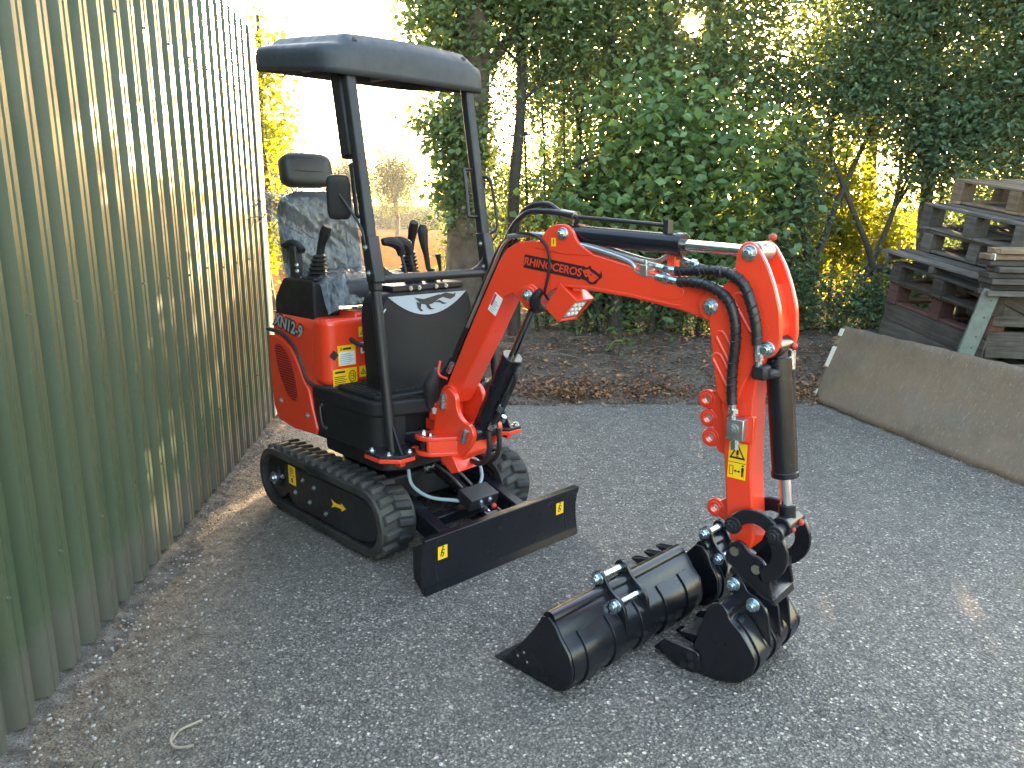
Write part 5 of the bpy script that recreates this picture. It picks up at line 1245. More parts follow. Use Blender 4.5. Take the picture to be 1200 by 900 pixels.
def tooth(root, F, e, w, z, L_=0.1, s=0.024):
    m = MB()
    m.add([F(e - 0.03, w - s, z + 0.022), F(e - 0.03, w + s, z + 0.022), F(e - 0.03, w + s, z - 0.012), F(e - 0.03, w - s, z - 0.012),
           F(e + 0.03, w - s, z + 0.024), F(e + 0.03, w + s, z + 0.024), F(e + 0.03, w + s, z - 0.012), F(e + 0.03, w - s, z - 0.012),
           F(e + L_, w - s * 0.7, z + 0.002), F(e + L_, w + s * 0.7, z + 0.002), F(e + L_, w + s * 0.7, z - 0.006), F(e + L_, w - s * 0.7, z - 0.006)],
          [(0, 1, 2, 3), (0, 4, 5, 1), (1, 5, 6, 2), (2, 6, 7, 3), (3, 7, 4, 0), (4, 8, 9, 5), (5, 9, 10, 6), (6, 10, 11, 7), (7, 11, 8, 4), (8, 11, 10, 9)])
    return m.build('bucket_tooth', 'black_paint', root, bevel=0.003)
ear_prof = rounded([(0.10, 0.315), (0.06, 0.312), (0.042, 0.275), (0.01, 0.248), (-0.02, 0.236), (-0.042, 0.20), (-0.05, 0.10), (-0.02, 0.15), (0.03, 0.20), (0.07, 0.22), (0.115, 0.272)], [0.025, 0.025, 0.02, 0.02, 0.025, 0.02, 0, 0, 0, 0, 0.025])
EARS = dict(prof=ear_prof, pins=[(0.082, 0.287), (0.0, 0.214)])
# wide ditching bucket on the ground
WBK = empty('wide_bucket', (0.165, 2.26, 0.0), R(44.5))
tag(WBK, 'wide smooth edged black ditching bucket lying unattached on the asphalt', 'bucket')
FW = lambda e, w, z: (w, e, z)
make_bucket(WBK, FW, PROF, PROF[4:15], 0.77, [0.10, 0.245, 0.40, 0.55, 0.69], (0.062, 0.234), dict(EARS, w=[0.285, 0.415]))
for x, y in ((0.2, 0.035), (0.17, 0.06), (0.155, 0.03)):
    m = MB(); m.cyl(FW(x, -0.0055, y + 0.02), FW(x, -0.0068, y + 0.02), 0.0045, n=8); m.build('bolt_hole', 'grey_print', WBK)
# narrow toothed bucket behind it
NBK = empty('narrow_bucket', (0.765, 2.82, 0.006), R(44.0)); NBK.rotation_euler = (R(10), 0, R(44.0))
tag(NBK, 'narrow toothed black bucket standing unattached between the wide bucket and the arm', 'bucket')
make_bucket(NBK, FW, PROF, PROF[4:15], 0.24, [0.06, 0.18], (0.062, 0.234), dict(EARS, w=[0.045, 0.15]))
for w in (0.03, 0.12, 0.21): tooth(NBK, FW, 0.28, w, 0.022)
m = MB(); m.prism([(0.24, 0.09), (0.33, 0.06), (0.33, 0.0), (0.2, 0.0), (0.2, 0.08)], -0.006, -0.018, lambda u, v, z: FW(u, v, z)); m.build('side_cutter', 'black_paint', NBK, bevel=0.003)
# bucket on the arm
DZ = 0.012
FA = lambda e, w, z: T(1.442 - e, -0.18 + w, z + DZ)
sideA = smooth_line([(0.128, 0.2), (0.113, 0.248), (0.09, 0.272), (0.062, 0.276), (0.042, 0.258), (0.030, 0.232), (-0.01, 0.2), (-0.046, 0.156), (-0.065, 0.12), (-0.06, 0.08), (-0.04, 0.045), (-0.004, 0.014), (0.06, -0.004), (0.13, -0.008), (0.175, -0.008)], 3) + [(0.168, 0.02), (0.155, 0.09), (0.142, 0.15)]
backA = [(0.062, 0.268), (0.042, 0.252), (0.030, 0.229), (-0.01, 0.197), (-0.044, 0.153), (-0.062, 0.118), (-0.057, 0.08), (-0.038, 0.047), (-0.003, 0.018), (0.06, 0.001), (0.13, -0.004), (0.2, -0.004)]
m = MB(); m.cyl(FA(0.075, 0.008, 0.255), FA(0.075, 0.352, 0.255), 0.018, n=16); BKT = m.build('bucket', 'black_paint', EX)
BKT['label'] = 'black toothed digging bucket resting on the asphalt at the arm end'
earA = rounded([(0.10, 0.31), (0.066, 0.345), (0.035, 0.33), (0.02, 0.30), (-0.02, 0.29), (-0.055, 0.25), (-0.075, 0.13), (-0.04, 0.16), (0.02, 0.21), (0.05, 0.25)], [0.02, 0.025, 0.02, 0.02, 0.025, 0.02, 0, 0, 0, 0])
make_bucket(BKT, FA, sideA, backA, 0.36, [0.055, 0.18, 0.305], None, dict(prof=earA, w=[0.095, 0.175, 0.255], pins=[(0.07, 0.312), (-0.004, 0.262)]))
for w in (0.03, 0.18, 0.33): tooth(BKT, FA, 0.225, w, 0.012, 0.095, 0.027)
for w in (-0.0125, 0.3725):
    m = MB(); m.prism(rounded([(0.13, 0.075), (0.265, 0.078), (0.285, 0.05), (0.24, 0.0), (0.15, -0.01), (0.12, 0.02)], 0.012), w - 0.006, w + 0.006, lambda u, v, z: FA(u, v, z)); sc = m.build('side_cutter', 'black_paint', BKT, bevel=0.003)
    if w < 0:
        for (e, z) in ((0.16, 0.052), (0.155, 0.02), (0.185, 0.012)): bolt(sc, FA(e, w - 0.006, z), sd, 0.009, 0.007, 'black_satin')
m = MB(); m.prism([(0.2, 0.085), (0.23, 0.10), (0.15, 0.11), (0.13, 0.08)], 0.03, 0.16, lambda u, v, z: FA(u, v, z)); m.build('inner_rib', 'black_paint', BKT)

# ------------------------------------------------------------ leaning board, pallets, timber
bd = Vector((0.19, -0.98, 0)).normalized(); bn = Vector((0.98, 0.19, 0)).normalized()
LB = empty('leaning_board', (2.545, 6.34, 0.016))
tag(LB, 'large scuffed brown fibreboard sheet leaning on its long edge against the pallets', 'board')
up = (bn * 0.24 + Vector((0, 0, 0.62))).normalized(); Hh = 0.665; Ll = 2.7
nn = bd.cross(up).normalized()
def ragged(s, t):
    a = s * Ll; h = t * Hh
    if t in (0.0, 1.0): h += (0.002 * math.sin(a * 7.3) + 0.0025 * math.sin(a * 23 + 1) + 0.0015 * math.sin(a * 61))
    if s == 0.0: a += 0.006 * math.sin(h * 21)
    bow = 0.012 * math.sin(math.pi * s) * math.sin(math.pi * t)
    return tuple(bd * a + up * h - nn * bow)
m = MB(); m.grid(ragged, 60, 14); ob = m.build('board_face', 'fibreboard', LB, smooth=60, solid=0.02)
for h0, h1, mt in ((0.02, 0.1, 'trim_cream'), (0.12, 0.2, 'brown_wood'), (0.3, 0.48, 'trim_cream'), (0.5, 0.56, 'brown_wood'), (0.575, 0.64, 'trim_cream')):
    m = MB(); c = bd * 0.016 + up * ((h0 + h1) / 2) - nn * -0.0; q = frame(c, bd, up).to_3x3()
    m.box(c, (0.05, h1 - h0, 0.030), q); m.build('edge_tape', mt, LB, bevel=0.002)
m = MB(); m.tube([tuple(bd * 2.0 + up * (Hh + 0.003)), tuple(bd * 2.15 + up * (Hh - 0.008) - nn * 0.015), tuple(bd * 2.32 + up * (Hh + 0.004))], 0.008, n=6); m.build('peeled_strip', 'brown_wood', LB)

def plank(parent, c, s, rz, mat, name='board', tilt=(0, 0)):
    m = MB(); m.box((0, 0, 0), s); o = m.build(name, mat, parent, bevel=0.004, segs=1)
    o.location = c; o.rotation_euler = (tilt[0], tilt[1], rz); return o
def pallet(loc, rz, label, mat, L_=1.0, D_=1.15, H=0.16, tilt=(0, 0), blocks=True, seed=0, group=None, base=True):
    """front face of length L_ along local x at y=0, depth along +y"""
    rr = random.Random(seed)
    p = empty('wooden_pallet', loc, rz); p.rotation_euler = (tilt[0], tilt[1], rz)
    tag(p, label, 'pallet', group)
    t = 0.022; bh = H - 2.5 * t if blocks else 0.05
    n = 7; bw = D_ / n * 0.72
    for i in range(n):                                   # top boards run along x
        y = bw / 2 + (D_ - bw) * i / (n - 1)
        plank(p, (L_ / 2 + rr.uniform(-0.008, 0.008), y + rr.uniform(-0.006, 0.006), H - t / 2), (L_ + rr.uniform(-0.01, 0.01), bw * rr.uniform(0.9, 1.05), t), rr.uniform(-0.008, 0.008), mat, 'top_board', (rr.uniform(-0.01, 0.01), rr.uniform(-0.004, 0.004)))
    for x in (0.05, L_ / 2, L_ - 0.05):
        if blocks:
            for y in (0.07, D_ / 2, D_ - 0.07): plank(p, (x, y, t + (H - 2 * t) / 2), (0.1, 0.14, H - 2 * t - 0.002), 0, mat, 'block')
            if base: plank(p, (x, D_ / 2, t / 2), (0.1, D_, t), 0, mat, 'base_board')
        else: plank(p, (x, D_ / 2, (H - t) / 2), (0.045, D_, H - t), 0, mat, 'stringer')
    if base:
        for y in (0.06, D_ - 0.06): plank(p, (L_ / 2, y, t / 2 + (0.001 if blocks else -t)), (L_ - 0.202, 0.09, t), 0, mat, 'base_board')
    return p
rz0 = math.atan2(-0.966, 0.259)              # front face runs towards the camera
TIL = R(9.5)                                  # the whole stack leans down towards the yard
SM = Matrix.Translation((3.05, 6.50, 0)) @ Matrix.Rotation(rz0, 4, 'Z') @ Matrix.Rotation(TIL, 4, 'Y')
def at(dx, dy, z): return tuple(SM @ Vector((dx, dy, z)))     # x along the front face, y into the stack
m = MB(); m.box((0, 0, 0), (0.12, 1.3, 0.16)); bo = m.build('timber_beam', 'dark_wood', None, bevel=0.006); bo.location = (3.12 + 0.62, 6.56, 0.20); bo.rotation_euler = (0, 0, rz0)
tag(bo, 'sleeper propping up the far end of the lowest pallet', 'beam')
def stacked(dx, dy, z, drz, label, mat, *a, **k): return pallet(at(dx, dy, z), rz0 + drz, label, mat, *a, tilt=(0, TIL + k.pop('dt', 0.0)), **k)
for k in range(2):
    stacked(0.01 * (k % 2), 0.03 + 0.01 * k, 0.285 + 0.147 * k, 0.012 * (k - 1.5), ['dark grey pallet lowest in the stack behind the leaning board', 'dark grey pallet directly under the two timber beams'][k], 'dark_wood', H=0.146, seed=k)
for k, (z, h) in enumerate(((0.58, 0.13), (0.712, 0.14))):
    for y, lab in ((0.07, ['thick light grey timber beam along the pallet stack, lower of two', 'thick dark timber beam along the pallet stack under the red pallet'][k]), (0.95, ['lower rear timber beam carrying the red pallet', 'upper rear timber beam carrying the red pallet'][k])):
        o = MB(); o.box((0, 0, 0), (1.0 + 0.04 * k, 0.12, h)); bo = o.build('timber_beam', 'grey_wood' if k == 0 else 'dark_wood', None, bevel=0.006)
        bo.location = at(0.5 + 0.02 * k, y, z + h / 2); bo.rotation_euler = (0, TIL, rz0 - 0.02 * k); tag(bo, lab, 'beam')
stacked(0.0, 0.01, 0.855, 0.015, 'faded red painted pallet on the timber beams', 'red_wood', 1.02, H=0.18, seed=11)
stacked(0.02, -0.02, 1.037, -0.03, 'dark slatted pallet resting on the faded red pallet', 'dark_wood', 1.02, H=0.16, seed=12, blocks=True)
stacked(-0.1, -0.05, 1.20, 0.03, 'thin grey slatted pallet jutting out of the stack', 'grey_wood', 1.06, H=0.075, seed=13, blocks=False, base=False)
stacked(-0.02, 0.24, 1.278, 0.05, 'grey brown block pallet on the thin slatted pallet', 'grey_wood', 1.0, 1.0, H=0.17, seed=14)
stacked(-0.08, 0.24, 1.451, -0.02, 'weathered grey block pallet just below the pale topmost pallet', 'grey_wood', 1.0, 1.0, H=0.2, seed=15)
stacked(-0.08, 0.48, 1.654, 0.03, 'pale brown pallet on the very top of the stack', 'brown_wood', 1.15, 1.0, H=0.19, seed=16)
# second stack nearer the yard: plank crate carrying sawn boards
c0 = at(0.98, 0.30, 0.0)
CR = empty('plank_crate', (3.30, 5.42, 0.006), R(-16))
tag(CR, 'weathered grey plank crate standing beside the pallet stack', 'crate')
for k, (z, h) in enumerate(((0.14, 0.24), (0.39, 0.24), (0.64, 0.2), (0.86, 0.19))):
    plank(CR, (0.62, 0.0, z + (0.0 if k else 0.0)), (1.2 - 0.05 * k, 0.035, h - 0.012), 0.0, 'grey_wood', 'plank', (0, 0.0))
    plank(CR, (0.06 + 0.02 * k, 0.40, z), (0.035, 0.74, h - 0.014), 0.0, 'grey_wood', 'plank')
for x in (0.08, 1.1):
    for y in (0.06, 0.72): plank(CR, (x, y, 0.48), (0.07, 0.07, 0.95), 0, 'dark_wood', 'corner_post')
plank(CR, (0.62, 0.4, 0.975), (1.2, 0.8, 0.03), 0, 'grey_wood', 'top_panel')
plank(CR, (0.3, -0.03, 0.9), (0.62, 0.022, 0.09), 0, 'grey_wood', 'brace', (0, R(28)))
for k in range(8):
    o = plank(None, (0, 0, 0), (1.5, 0.26 + 0.02 * (k % 3), 0.038), 0, 'brown_wood' if k >= 6 else ('dark_wood' if k % 2 else 'grey_wood'), 'sawn_board')
    o.location = (3.25 + 0.72 + 0.02 * ((k * 5) % 3), 5.30 + 0.02 * ((k * 3) % 4) - 0.2, 1.005 + 0.02 + k * 0.0405); o.rotation_euler = (0, 0, R(-16) + 0.012 * ((k * 7) % 5 - 2))
    pos = ['lowest', 'second lowest', 'third lowest', 'fourth', 'fifth', 'sixth', 'second highest', 'topmost'][k]
    tag(o, f'{"pale brown" if k >= 6 else ("dark" if k % 2 else "grey")} sawn board on the plank crate, {pos} of its pile' if k not in (3, 4, 5) else f'{"dark" if k % 2 else "grey"} sawn board, {pos} up from the crate in its pile', 'board', 'sawn boards piled on the crate')
m = MB(); m.box((3.245, 5.285 - 0.05, 1.27), (0.004, 0.07, 0.045), Matrix.Rotation(R(-16), 3, 'Z')); tg = m.build('paper_tag', 'white_sticker', None); tag(tg, 'small white paper tag on the end of the sawn boards', 'tag')
# folded pale green steel post leaning between the stacks
GP = empty('steel_post', (3.16, 5.28, 0.57)); tag(GP, 'pale green folded steel post leaning between pallets and crate', 'post')
q = Matrix.Rotation(R(-20), 3, 'Z') @ Matrix.Rotation(R(14), 3, 'Y')
m = MB(); m.box(q @ Vector((0, 0, 0.24)), (0.10, 0.006, 0.5), q); m.box(q @ Vector((0.05, 0.03, 0.24)), (0.006, 0.06, 0.5), q); m.box(q @ Vector((-0.05, 0.02, 0.24)), (0.006, 0.04, 0.5), q); m.box(q @ Vector((0.0, -0.012, 0.01)), (0.1, 0.03, 0.006), q); m.build('folded_sheet', 'green_steel', GP, bevel=0.002)
for z in (0.08, 0.16, 0.3, 0.42):
    m = MB(); m.cyl(q @ Vector((0.015, -0.003, z)), q @ Vector((0.015, -0.006, z)), 0.006, n=8); m.build('bolt_hole', 'black_print', GP)

# ------------------------------------------------------------ vegetation
def leaf_object(name, pos, size, mat, parent=None, up_bias=0.5, droop=0.25, aspect=0.55, seed=0):
    """many folded leaves as one mesh: pos (n,3), size (n,)"""
    g = np.random.default_rng(seed); n = len(pos)
    nrm = g.normal(size=(n, 3)); nrm[:, 2] = np.abs(nrm[:, 2]) + up_bias; nrm /= np.linalg.norm(nrm, axis=1)[:, None]
    d = g.normal(size=(n, 3)); d[:, 2] -= droop; d -= nrm * (d * nrm).sum(1)[:, None]; d /= np.linalg.norm(d, axis=1)[:, None]
    s = np.cross(nrm, d); L = size[:, None]; Wd = L * aspect * 0.5
    V = np.empty((n, 6, 3), np.float32)
    fold = nrm * L * 0.10
    V[:, 0] = pos; V[:, 1] = pos + d * L * 0.42 + s * Wd + fold; V[:, 2] = pos + d * L * 0.8 + s * Wd * 0.55 + fold * 0.6; V[:, 3] = pos + d * L - fold * 0.8
    V[:, 4] = pos + d * L * 0.8 - s * Wd * 0.55 + fold * 0.6; V[:, 5] = pos + d * L * 0.42 - s * Wd + fold
    me = bpy.data.meshes.new(name)
    me.vertices.add(n * 6); me.vertices.foreach_set('co', V.reshape(-1))
    me.loops.add(n * 8); me.polygons.add(n * 2)
    idx = np.array([0, 1, 2, 3, 0, 3, 4, 5], np.int32)[None, :] + (np.arange(n, dtype=np.int32) * 6)[:, None]
    me.loops.foreach_set('vertex_index', idx.reshape(-1))
    me.polygons.foreach_set('loop_start', np.arange(n * 2, dtype=np.int32) * 4)
    at_ = me.attributes.new('tint', 'FLOAT', 'POINT')
    at_.data.foreach_set('value', np.repeat(g.random(n).astype(np.float32), 6))
    me.update(calc_edges=True); me.validate()
    me.materials.append(M[mat])
    o = bpy.data.objects.new(name, me); COL.objects.link(o)
    if parent is not None: o.parent = parent
    return o
def blob_leaves(blobs, n_twigs, per, sigma, size, seed, shell=0.55):
    """leaf positions clumped round twig ends spread through ellipsoids"""
    g = np.random.default_rng(seed); vol = np.array([b_[3] * b_[4] * b_[5] for b_ in blobs]) ** 0.8; pr = vol / vol.sum()
    k = g.choice(len(blobs), n_twigs, p=pr); B = np.array(blobs)[k]
    d = g.normal(size=(n_twigs, 3)); d /= np.linalg.norm(d, axis=1)[:, None]
    r = g.random(n_twigs) ** shell * 0.95
    tw = B[:, :3] + d * r[:, None] * B[:, 3:6]
    cnt = np.maximum(1, g.poisson(per, n_twigs)); rep = np.repeat(np.arange(n_twigs), cnt)
    ax = g.normal(size=(n_twigs, 3)); ax /= np.linalg.norm(ax, axis=1)[:, None]
    pos = tw[rep] + g.normal(size=(len(rep), 3)) * sigma + ax[rep] * (g.normal(size=(len(rep), 1)) * sigma * 1.8)
    sz = size * g.uniform(0.6, 1.25, len(rep))
    return pos, sz, tw
def plant(name, label, cat, base, trunk, blobs, n_twigs, per, sigma, size, mat, seed, group=None, branches=14, bark='twig_bark', crown='crown', keep=None, stems=None, aspect=0.55, trunk_name='trunk'):
    root = empty(name, base); tag(root, label, cat, group)
    g = random.Random(seed); m = MB(); b0 = Vector(base)
    for path, r0, r1 in trunk:
        P = [Vector(p) - b0 for p in path]; n = len(P)
        m.tube(P, r0, n=10, sub=4, radii=[r0 + (r1 - r0) * i / (n - 1) for i in range(n)])
    m.build(trunk_name, bark, root, smooth=60)
    pos, sz, tw = blob_leaves(blobs, n_twigs, per, sigma, size, seed)
    k = keep_sun(pos); pos, sz = pos[k], sz[k]
    # limbs from the trunk to twig ends
    m = MB(); tp = [Vector(p) - b0 for path, r0, r1 in trunk for p in path[1:]]
    for i in range(branches):
        e = Vector(tw[g.randrange(len(tw))]) - b0; s = min(tp, key=lambda q: (q - e).length + (0.6 if q.z > e.z else 0))
        mid = (s + e) / 2 + Vector((g.uniform(-0.1, 0.1), g.uniform(-0.1, 0.1), g.uniform(-0.02, 0.15)))
        m.tube([s, mid, e], 0.02, n=6, sub=3, radii=[0.022, 0.013, 0.005])
    if m.v: m.build('branches', bark, root, smooth=60)['kind'] = 'stuff'
    o = leaf_object(crown, (pos - np.array(base)).astype(np.float32), sz.astype(np.float32), mat, root, seed=seed, aspect=aspect)
    return root
def wob(x, y, z0, z1, n, lean=(0, 0), j=0.05, seed=0):
    g = random.Random(seed); return [(x + lean[0] * k / n + g.uniform(-j, j), y + lean[1] * k / n + g.uniform(-j, j), z0 + (z1 - z0) * k / n) for k in range(n + 1)]
# gap in the crowns through which the low sun breaks: an open lane along the sun's direction
SD = np.array(sun_dir)
def lane(pts, p0, rad):
    v = pts - np.array(p0); t = v @ SD; return np.linalg.norm(v - t[:, None] * SD, axis=1) > rad
SUNP = (0.0, 0.0, 1.55)
LANES = [((x, y, 0.0), r) for x, y, r in ((1.25, 2.75, 0.07), (1.8, 2.7, 0.06), (1.95, 2.1, 0.085), (1.5, 1.85, 0.06), (2.3, 3.2, 0.06), (2.4, 2.4, 0.06))]
def keep_sun(p):
    g = np.random.default_rng(len(p)); k = lane(p, SUNP, 0.085) & (lane(p, SUNP, 0.14) | (g.random(len(p)) < 0.35))
    for q, r in LANES: k &= lane(p, q, r) | (g.random(len(p)) < 0.27)
    return k

# big ivy clad tree
ivy_t = [(-0.44, 7.55, 0.25), (-0.45, 7.55, 0.9), (-0.42, 7.55, 1.8), (-0.36, 7.55, 3.0), (-0.30, 7.58, 4.5), (-0.27, 7.6, 6.6)]
plant('ivy_tree', 'tall tree with a thick ivy clad trunk at the open end of the hedge', 'tree', (-0.44, 7.55, 0.2), [(ivy_t, 0.215, 0.13), ([(-0.42, 7.55, 2.6), (0.1, 7.7, 3.3), (0.7, 7.9, 3.8)], 0.06, 0.02), ([(-0.4, 7.55, 3.0), (-0.8, 7.7, 3.6), (-1.0, 7.9, 4.4)], 0.05, 0.015)],
      [(-0.44, 7.5, 2.4, 0.32, 0.30, 0.75), (-0.52, 7.5, 3.2, 0.46, 0.42, 0.6), (-0.36, 7.5, 4.0, 0.5, 0.45, 0.7), (-0.62, 7.6, 2.35, 0.34, 0.3, 0.32), (-0.72, 7.7, 3.55, 0.42, 0.4, 0.5), (0.1, 7.7, 3.5, 0.6, 0.5, 0.6), (-0.3, 7.7, 5.3, 1.0, 0.9, 1.0), (-0.55, 7.5, 1.75, 0.26, 0.26, 0.4), (-0.44, 7.38, 1.9, 0.28, 0.12, 0.7)],
      2500, 12, 0.06, 0.062, 'leaf_mid', 21, bark='bark', keep=keep_sun, aspect=0.75)
# sparse leaves creeping over its lower trunk
# front hedge bushes -- (name, label, stems, blobs, twigs, leaf size, material)
H = 'hedge bushes along the soil bank'
plant('hedge_bush', 'thin stemmed bush with sparse sunlit leaves right beside the ivy clad trunk', 'bush', (0.35, 7.9, 0.3), [(wob(0.25 + 0.13 * k, 7.85 + 0.07 * (k % 3), 0.25, 3.0, 4, (0.1 * (k - 2), 0.1), 0.04, k), 0.022, 0.008) for k in range(6)] + [(wob(0.02, 7.75, 0.2, 3.4, 4, (0.06, 0), 0.03, 9), 0.075, 0.04)],
      [(0.4, 8.0, 2.9, 0.75, 0.5, 0.7), (0.3, 8.0, 1.6, 0.5, 0.35, 0.7), (0.75, 8.0, 3.6, 0.7, 0.5, 0.7), (0.45, 7.9, 0.85, 0.5, 0.3, 0.35), (0.2, 8.1, 3.9, 0.7, 0.5, 0.6)], 2600, 10, 0.07, 0.052, 'leaf_mid', 31, H, 20, keep=keep_sun)
plant('broad_leaf_bush', 'large leaved bright green bush hanging over the bank behind the boom', 'bush', (1.25, 7.75, 0.3), [(wob(1.05, 7.8, 0.25, 2.2, 4, (0.05, -0.1), 0.04, 3), 0.075, 0.04), (wob(1.4, 7.8, 0.3, 2.1, 4, (0.2, -0.1), 0.05, 5), 0.035, 0.015), (wob(0.9, 7.8, 0.3, 1.9, 4, (-0.25, -0.1), 0.05, 6), 0.03, 0.012)],
      [(1.2, 7.55, 1.75, 0.75, 0.45, 0.6), (0.8, 7.55, 1.35, 0.5, 0.4, 0.55), (1.65, 7.5, 1.6, 0.65, 0.45, 0.55), (1.35, 7.55, 2.35, 0.75, 0.45, 0.5), (2.1, 7.6, 1.9, 0.65, 0.45, 0.65), (2.0, 7.6, 1.2, 0.55, 0.35, 0.5)], 760, 8, 0.13, 0.098, 'leaf_broad', 41, H, 24, aspect=0.72)
plant('hedge_bush', 'dense dark bush low behind the broad leaved bush', 'bush', (1.7, 8.1, 0.3), [(wob(1.6 + 0.2 * k, 8.1, 0.3, 2.0, 4, (0.05 * k, 0), 0.05, 12 + k), 0.03, 0.012) for k in range(4)],
      [(1.2, 8.1, 0.95, 0.9, 0.35, 0.5), (2.2, 8.1, 1.1, 0.8, 0.4, 0.7), (2.8, 8.15, 1.6, 0.5, 0.35, 0.6), (0.9, 8.2, 1.9, 0.6, 0.4, 0.7), (1.8, 8.2, 2.3, 0.9, 0.4, 0.7), (0.7, 7.95, 0.6, 0.6, 0.25, 0.25), (1.6, 7.95, 0.6, 0.7, 0.25, 0.25), (2.5, 8.0, 0.6, 0.7, 0.25, 0.3)], 3600, 11, 0.07, 0.055, 'leaf_dark', 51, H, 26)
plant('hedge_tree', 'slender hedge tree with the low sun breaking through its crown', 'tree', (1.3, 8.3, 0.3), [(wob(1.3, 8.3, 0.3, 5.2, 5, (0.3, 0), 0.06, 14), 0.085, 0.03), (wob(1.5, 8.35, 0.3, 4.6, 5, (0.7, 0), 0.06, 15), 0.05, 0.02)],
      [(1.2, 8.3, 3.1, 0.9, 0.6, 0.75), (2.0, 8.3, 3.2, 0.9, 0.6, 0.8), (1.5, 8.3, 4.2, 1.1, 0.7, 0.8), (2.6, 8.4, 4.0, 0.9, 0.7, 0.8), (2.7, 8.3, 2.8, 0.7, 0.5, 0.6)], 3300, 11, 0.075, 0.056, 'leaf_mid', 61, H, 34, bark='bark', keep=keep_sun)
plant('hedge_bush', 'dark open bush with forked stems in front of the glowing yellow leaves', 'bush', (3.1, 8.2, 0.3), [([(3.0, 8.1, 0.3), (3.15, 8.1, 1.0), (3.35, 8.1, 1.7), (3.6, 8.15, 2.3)], 0.05, 0.02), ([(3.12, 8.1, 0.9), (3.0, 8.1, 1.4), (2.8, 8.15, 1.9)], 0.035, 0.015), ([(3.9, 8.2, 0.3), (3.8, 8.15, 1.0), (3.5, 8.1, 1.6), (3.2, 8.1, 2.2)], 0.045, 0.018), ([(3.75, 8.2, 0.9), (3.95, 8.15, 1.6), (4.0, 8.2, 2.2)], 0.035, 0.012)],
      [(2.75, 8.0, 0.85, 0.55, 0.35, 0.5), (3.4, 8.0, 2.75, 0.9, 0.5, 0.6), (2.75, 8.0, 2.0, 0.4, 0.35, 0.5), (3.5, 8.0, 0.6, 0.8, 0.3, 0.3), (4.2, 8.0, 0.7, 0.7, 0.3, 0.4), (4.1, 8.1, 2.3, 0.45, 0.4, 0.6)], 2300, 11, 0.075, 0.056, 'leaf_dark', 71, H, 26)
plant('hedge_tree', 'dense bluish green tree standing behind the pallet stack', 'tree', (4.6, 8.0, 0.3), [(wob(4.4, 8.1, 0.3, 5.0, 5, (-0.3, 0), 0.06, 24), 0.08, 0.03), (wob(5.0, 8.2, 0.3, 4.6, 5, (0.4, 0), 0.06, 25), 0.06, 0.02)],
      [(4.4, 7.8, 2.3, 0.7, 0.5, 0.7), (4.9, 7.6, 2.9, 0.9, 0.6, 0.8), (3.7, 7.9, 3.4, 0.8, 0.5, 0.7), (4.6, 7.8, 3.9, 1.1, 0.7, 0.7), (5.3, 7.7, 2.0, 0.7, 0.5, 0.9), (5.5, 7.9, 3.6, 0.8, 0.6, 0.9), (4.9, 7.9, 1.2, 0.8, 0.4, 0.6)], 5000, 11, 0.08, 0.062, 'leaf_dark', 81, H, 34, bark='bark')
# second row: catches the sun, fills behind
plant('back_bush', 'yellow green backlit bush glowing behind the forked stems', 'bush', (3.4, 9.6, 0.3), [(wob(3.2 + 0.25 * k, 9.6, 0.2, 2.4, 4, (0.05, 0), 0.06, 34 + k), 0.03, 0.012) for k in range(4)],
      [(3.2, 9.6, 1.1, 0.8, 0.45, 0.9), (4.0, 9.6, 1.4, 0.75, 0.45, 0.9), (3.6, 9.7, 2.2, 0.8, 0.45, 0.6), (4.6, 9.7, 1.0, 0.6, 0.4, 0.7)], 1700, 11, 0.08, 0.075, 'leaf_yellow', 91, H, 24)
plant('back_bush', 'yellow green backlit thicket low behind the broad leaved bush', 'bush', (1.3, 10.0, 0.3), [(wob(0.6 + 0.35 * k, 10.0, 0.2, 2.4, 4, (0.05, 0), 0.06, 44 + k), 0.03, 0.012) for k in range(5)],
      [(0.6, 9.9, 1.2, 0.7, 0.4, 0.9), (1.4, 10, 1.2, 0.8, 0.4, 0.9), (2.2, 10, 1.5, 0.8, 0.4, 1.0), (0.25, 9.8, 0.9, 0.3, 0.3, 0.6)], 1100, 11, 0.08, 0.075, 'leaf_yellow', 101, H, 24)
plant('back_tree', 'tall thin crowned tree rising behind the hedge centre', 'tree', (1.4, 11.0, 0.2), [(wob(1.2, 11.0, 0.1, 6.5, 5, (0.2, 0), 0.08, 54), 0.10, 0.03), (wob(2.4, 11.2, 0.1, 6.2, 5, (0.4, 0), 0.08, 55), 0.08, 0.03)],
      [(0.9, 11, 3.4, 0.9, 0.7, 0.9), (1.9, 11, 3.6, 1.0, 0.7, 0.9), (2.9, 11.2, 3.6, 1.0, 0.7, 1.0), (1.3, 11, 4.8, 1.2, 0.9, 0.9), (2.6, 11, 5.0, 1.2, 0.9, 1.0)], 1700, 11, 0.09, 0.066, 'leaf_mid', 111, H, 26, bark='bark', keep=keep_sun)
plant('back_tree', 'tall tree rising behind the pallet end of the hedge', 'tree', (5.0, 10.6, 0.2), [(wob(4.8, 10.6, 0.1, 6.5, 5, (0.2, 0), 0.08, 64), 0.10, 0.03), (wob(6.0, 10.8, 0.1, 6.2, 5, (0.3, 0), 0.08, 65), 0.08, 0.03)],
      [(4.2, 10.5, 3.6, 0.9, 0.7, 0.9), (5.2, 10.5, 3.4, 1.0, 0.7, 1.1), (6.2, 10.6, 3.0, 1.0, 0.8, 1.3), (4.8, 10.6, 4.9, 1.3, 0.9, 0.9), (6.2, 10.6, 4.8, 1.1, 0.9, 0.9), (6.0, 10.4, 1.6, 0.9, 0.6, 0.9)], 3000, 11, 0.09, 0.07, 'leaf_dark', 121, H, 26, bark='bark')
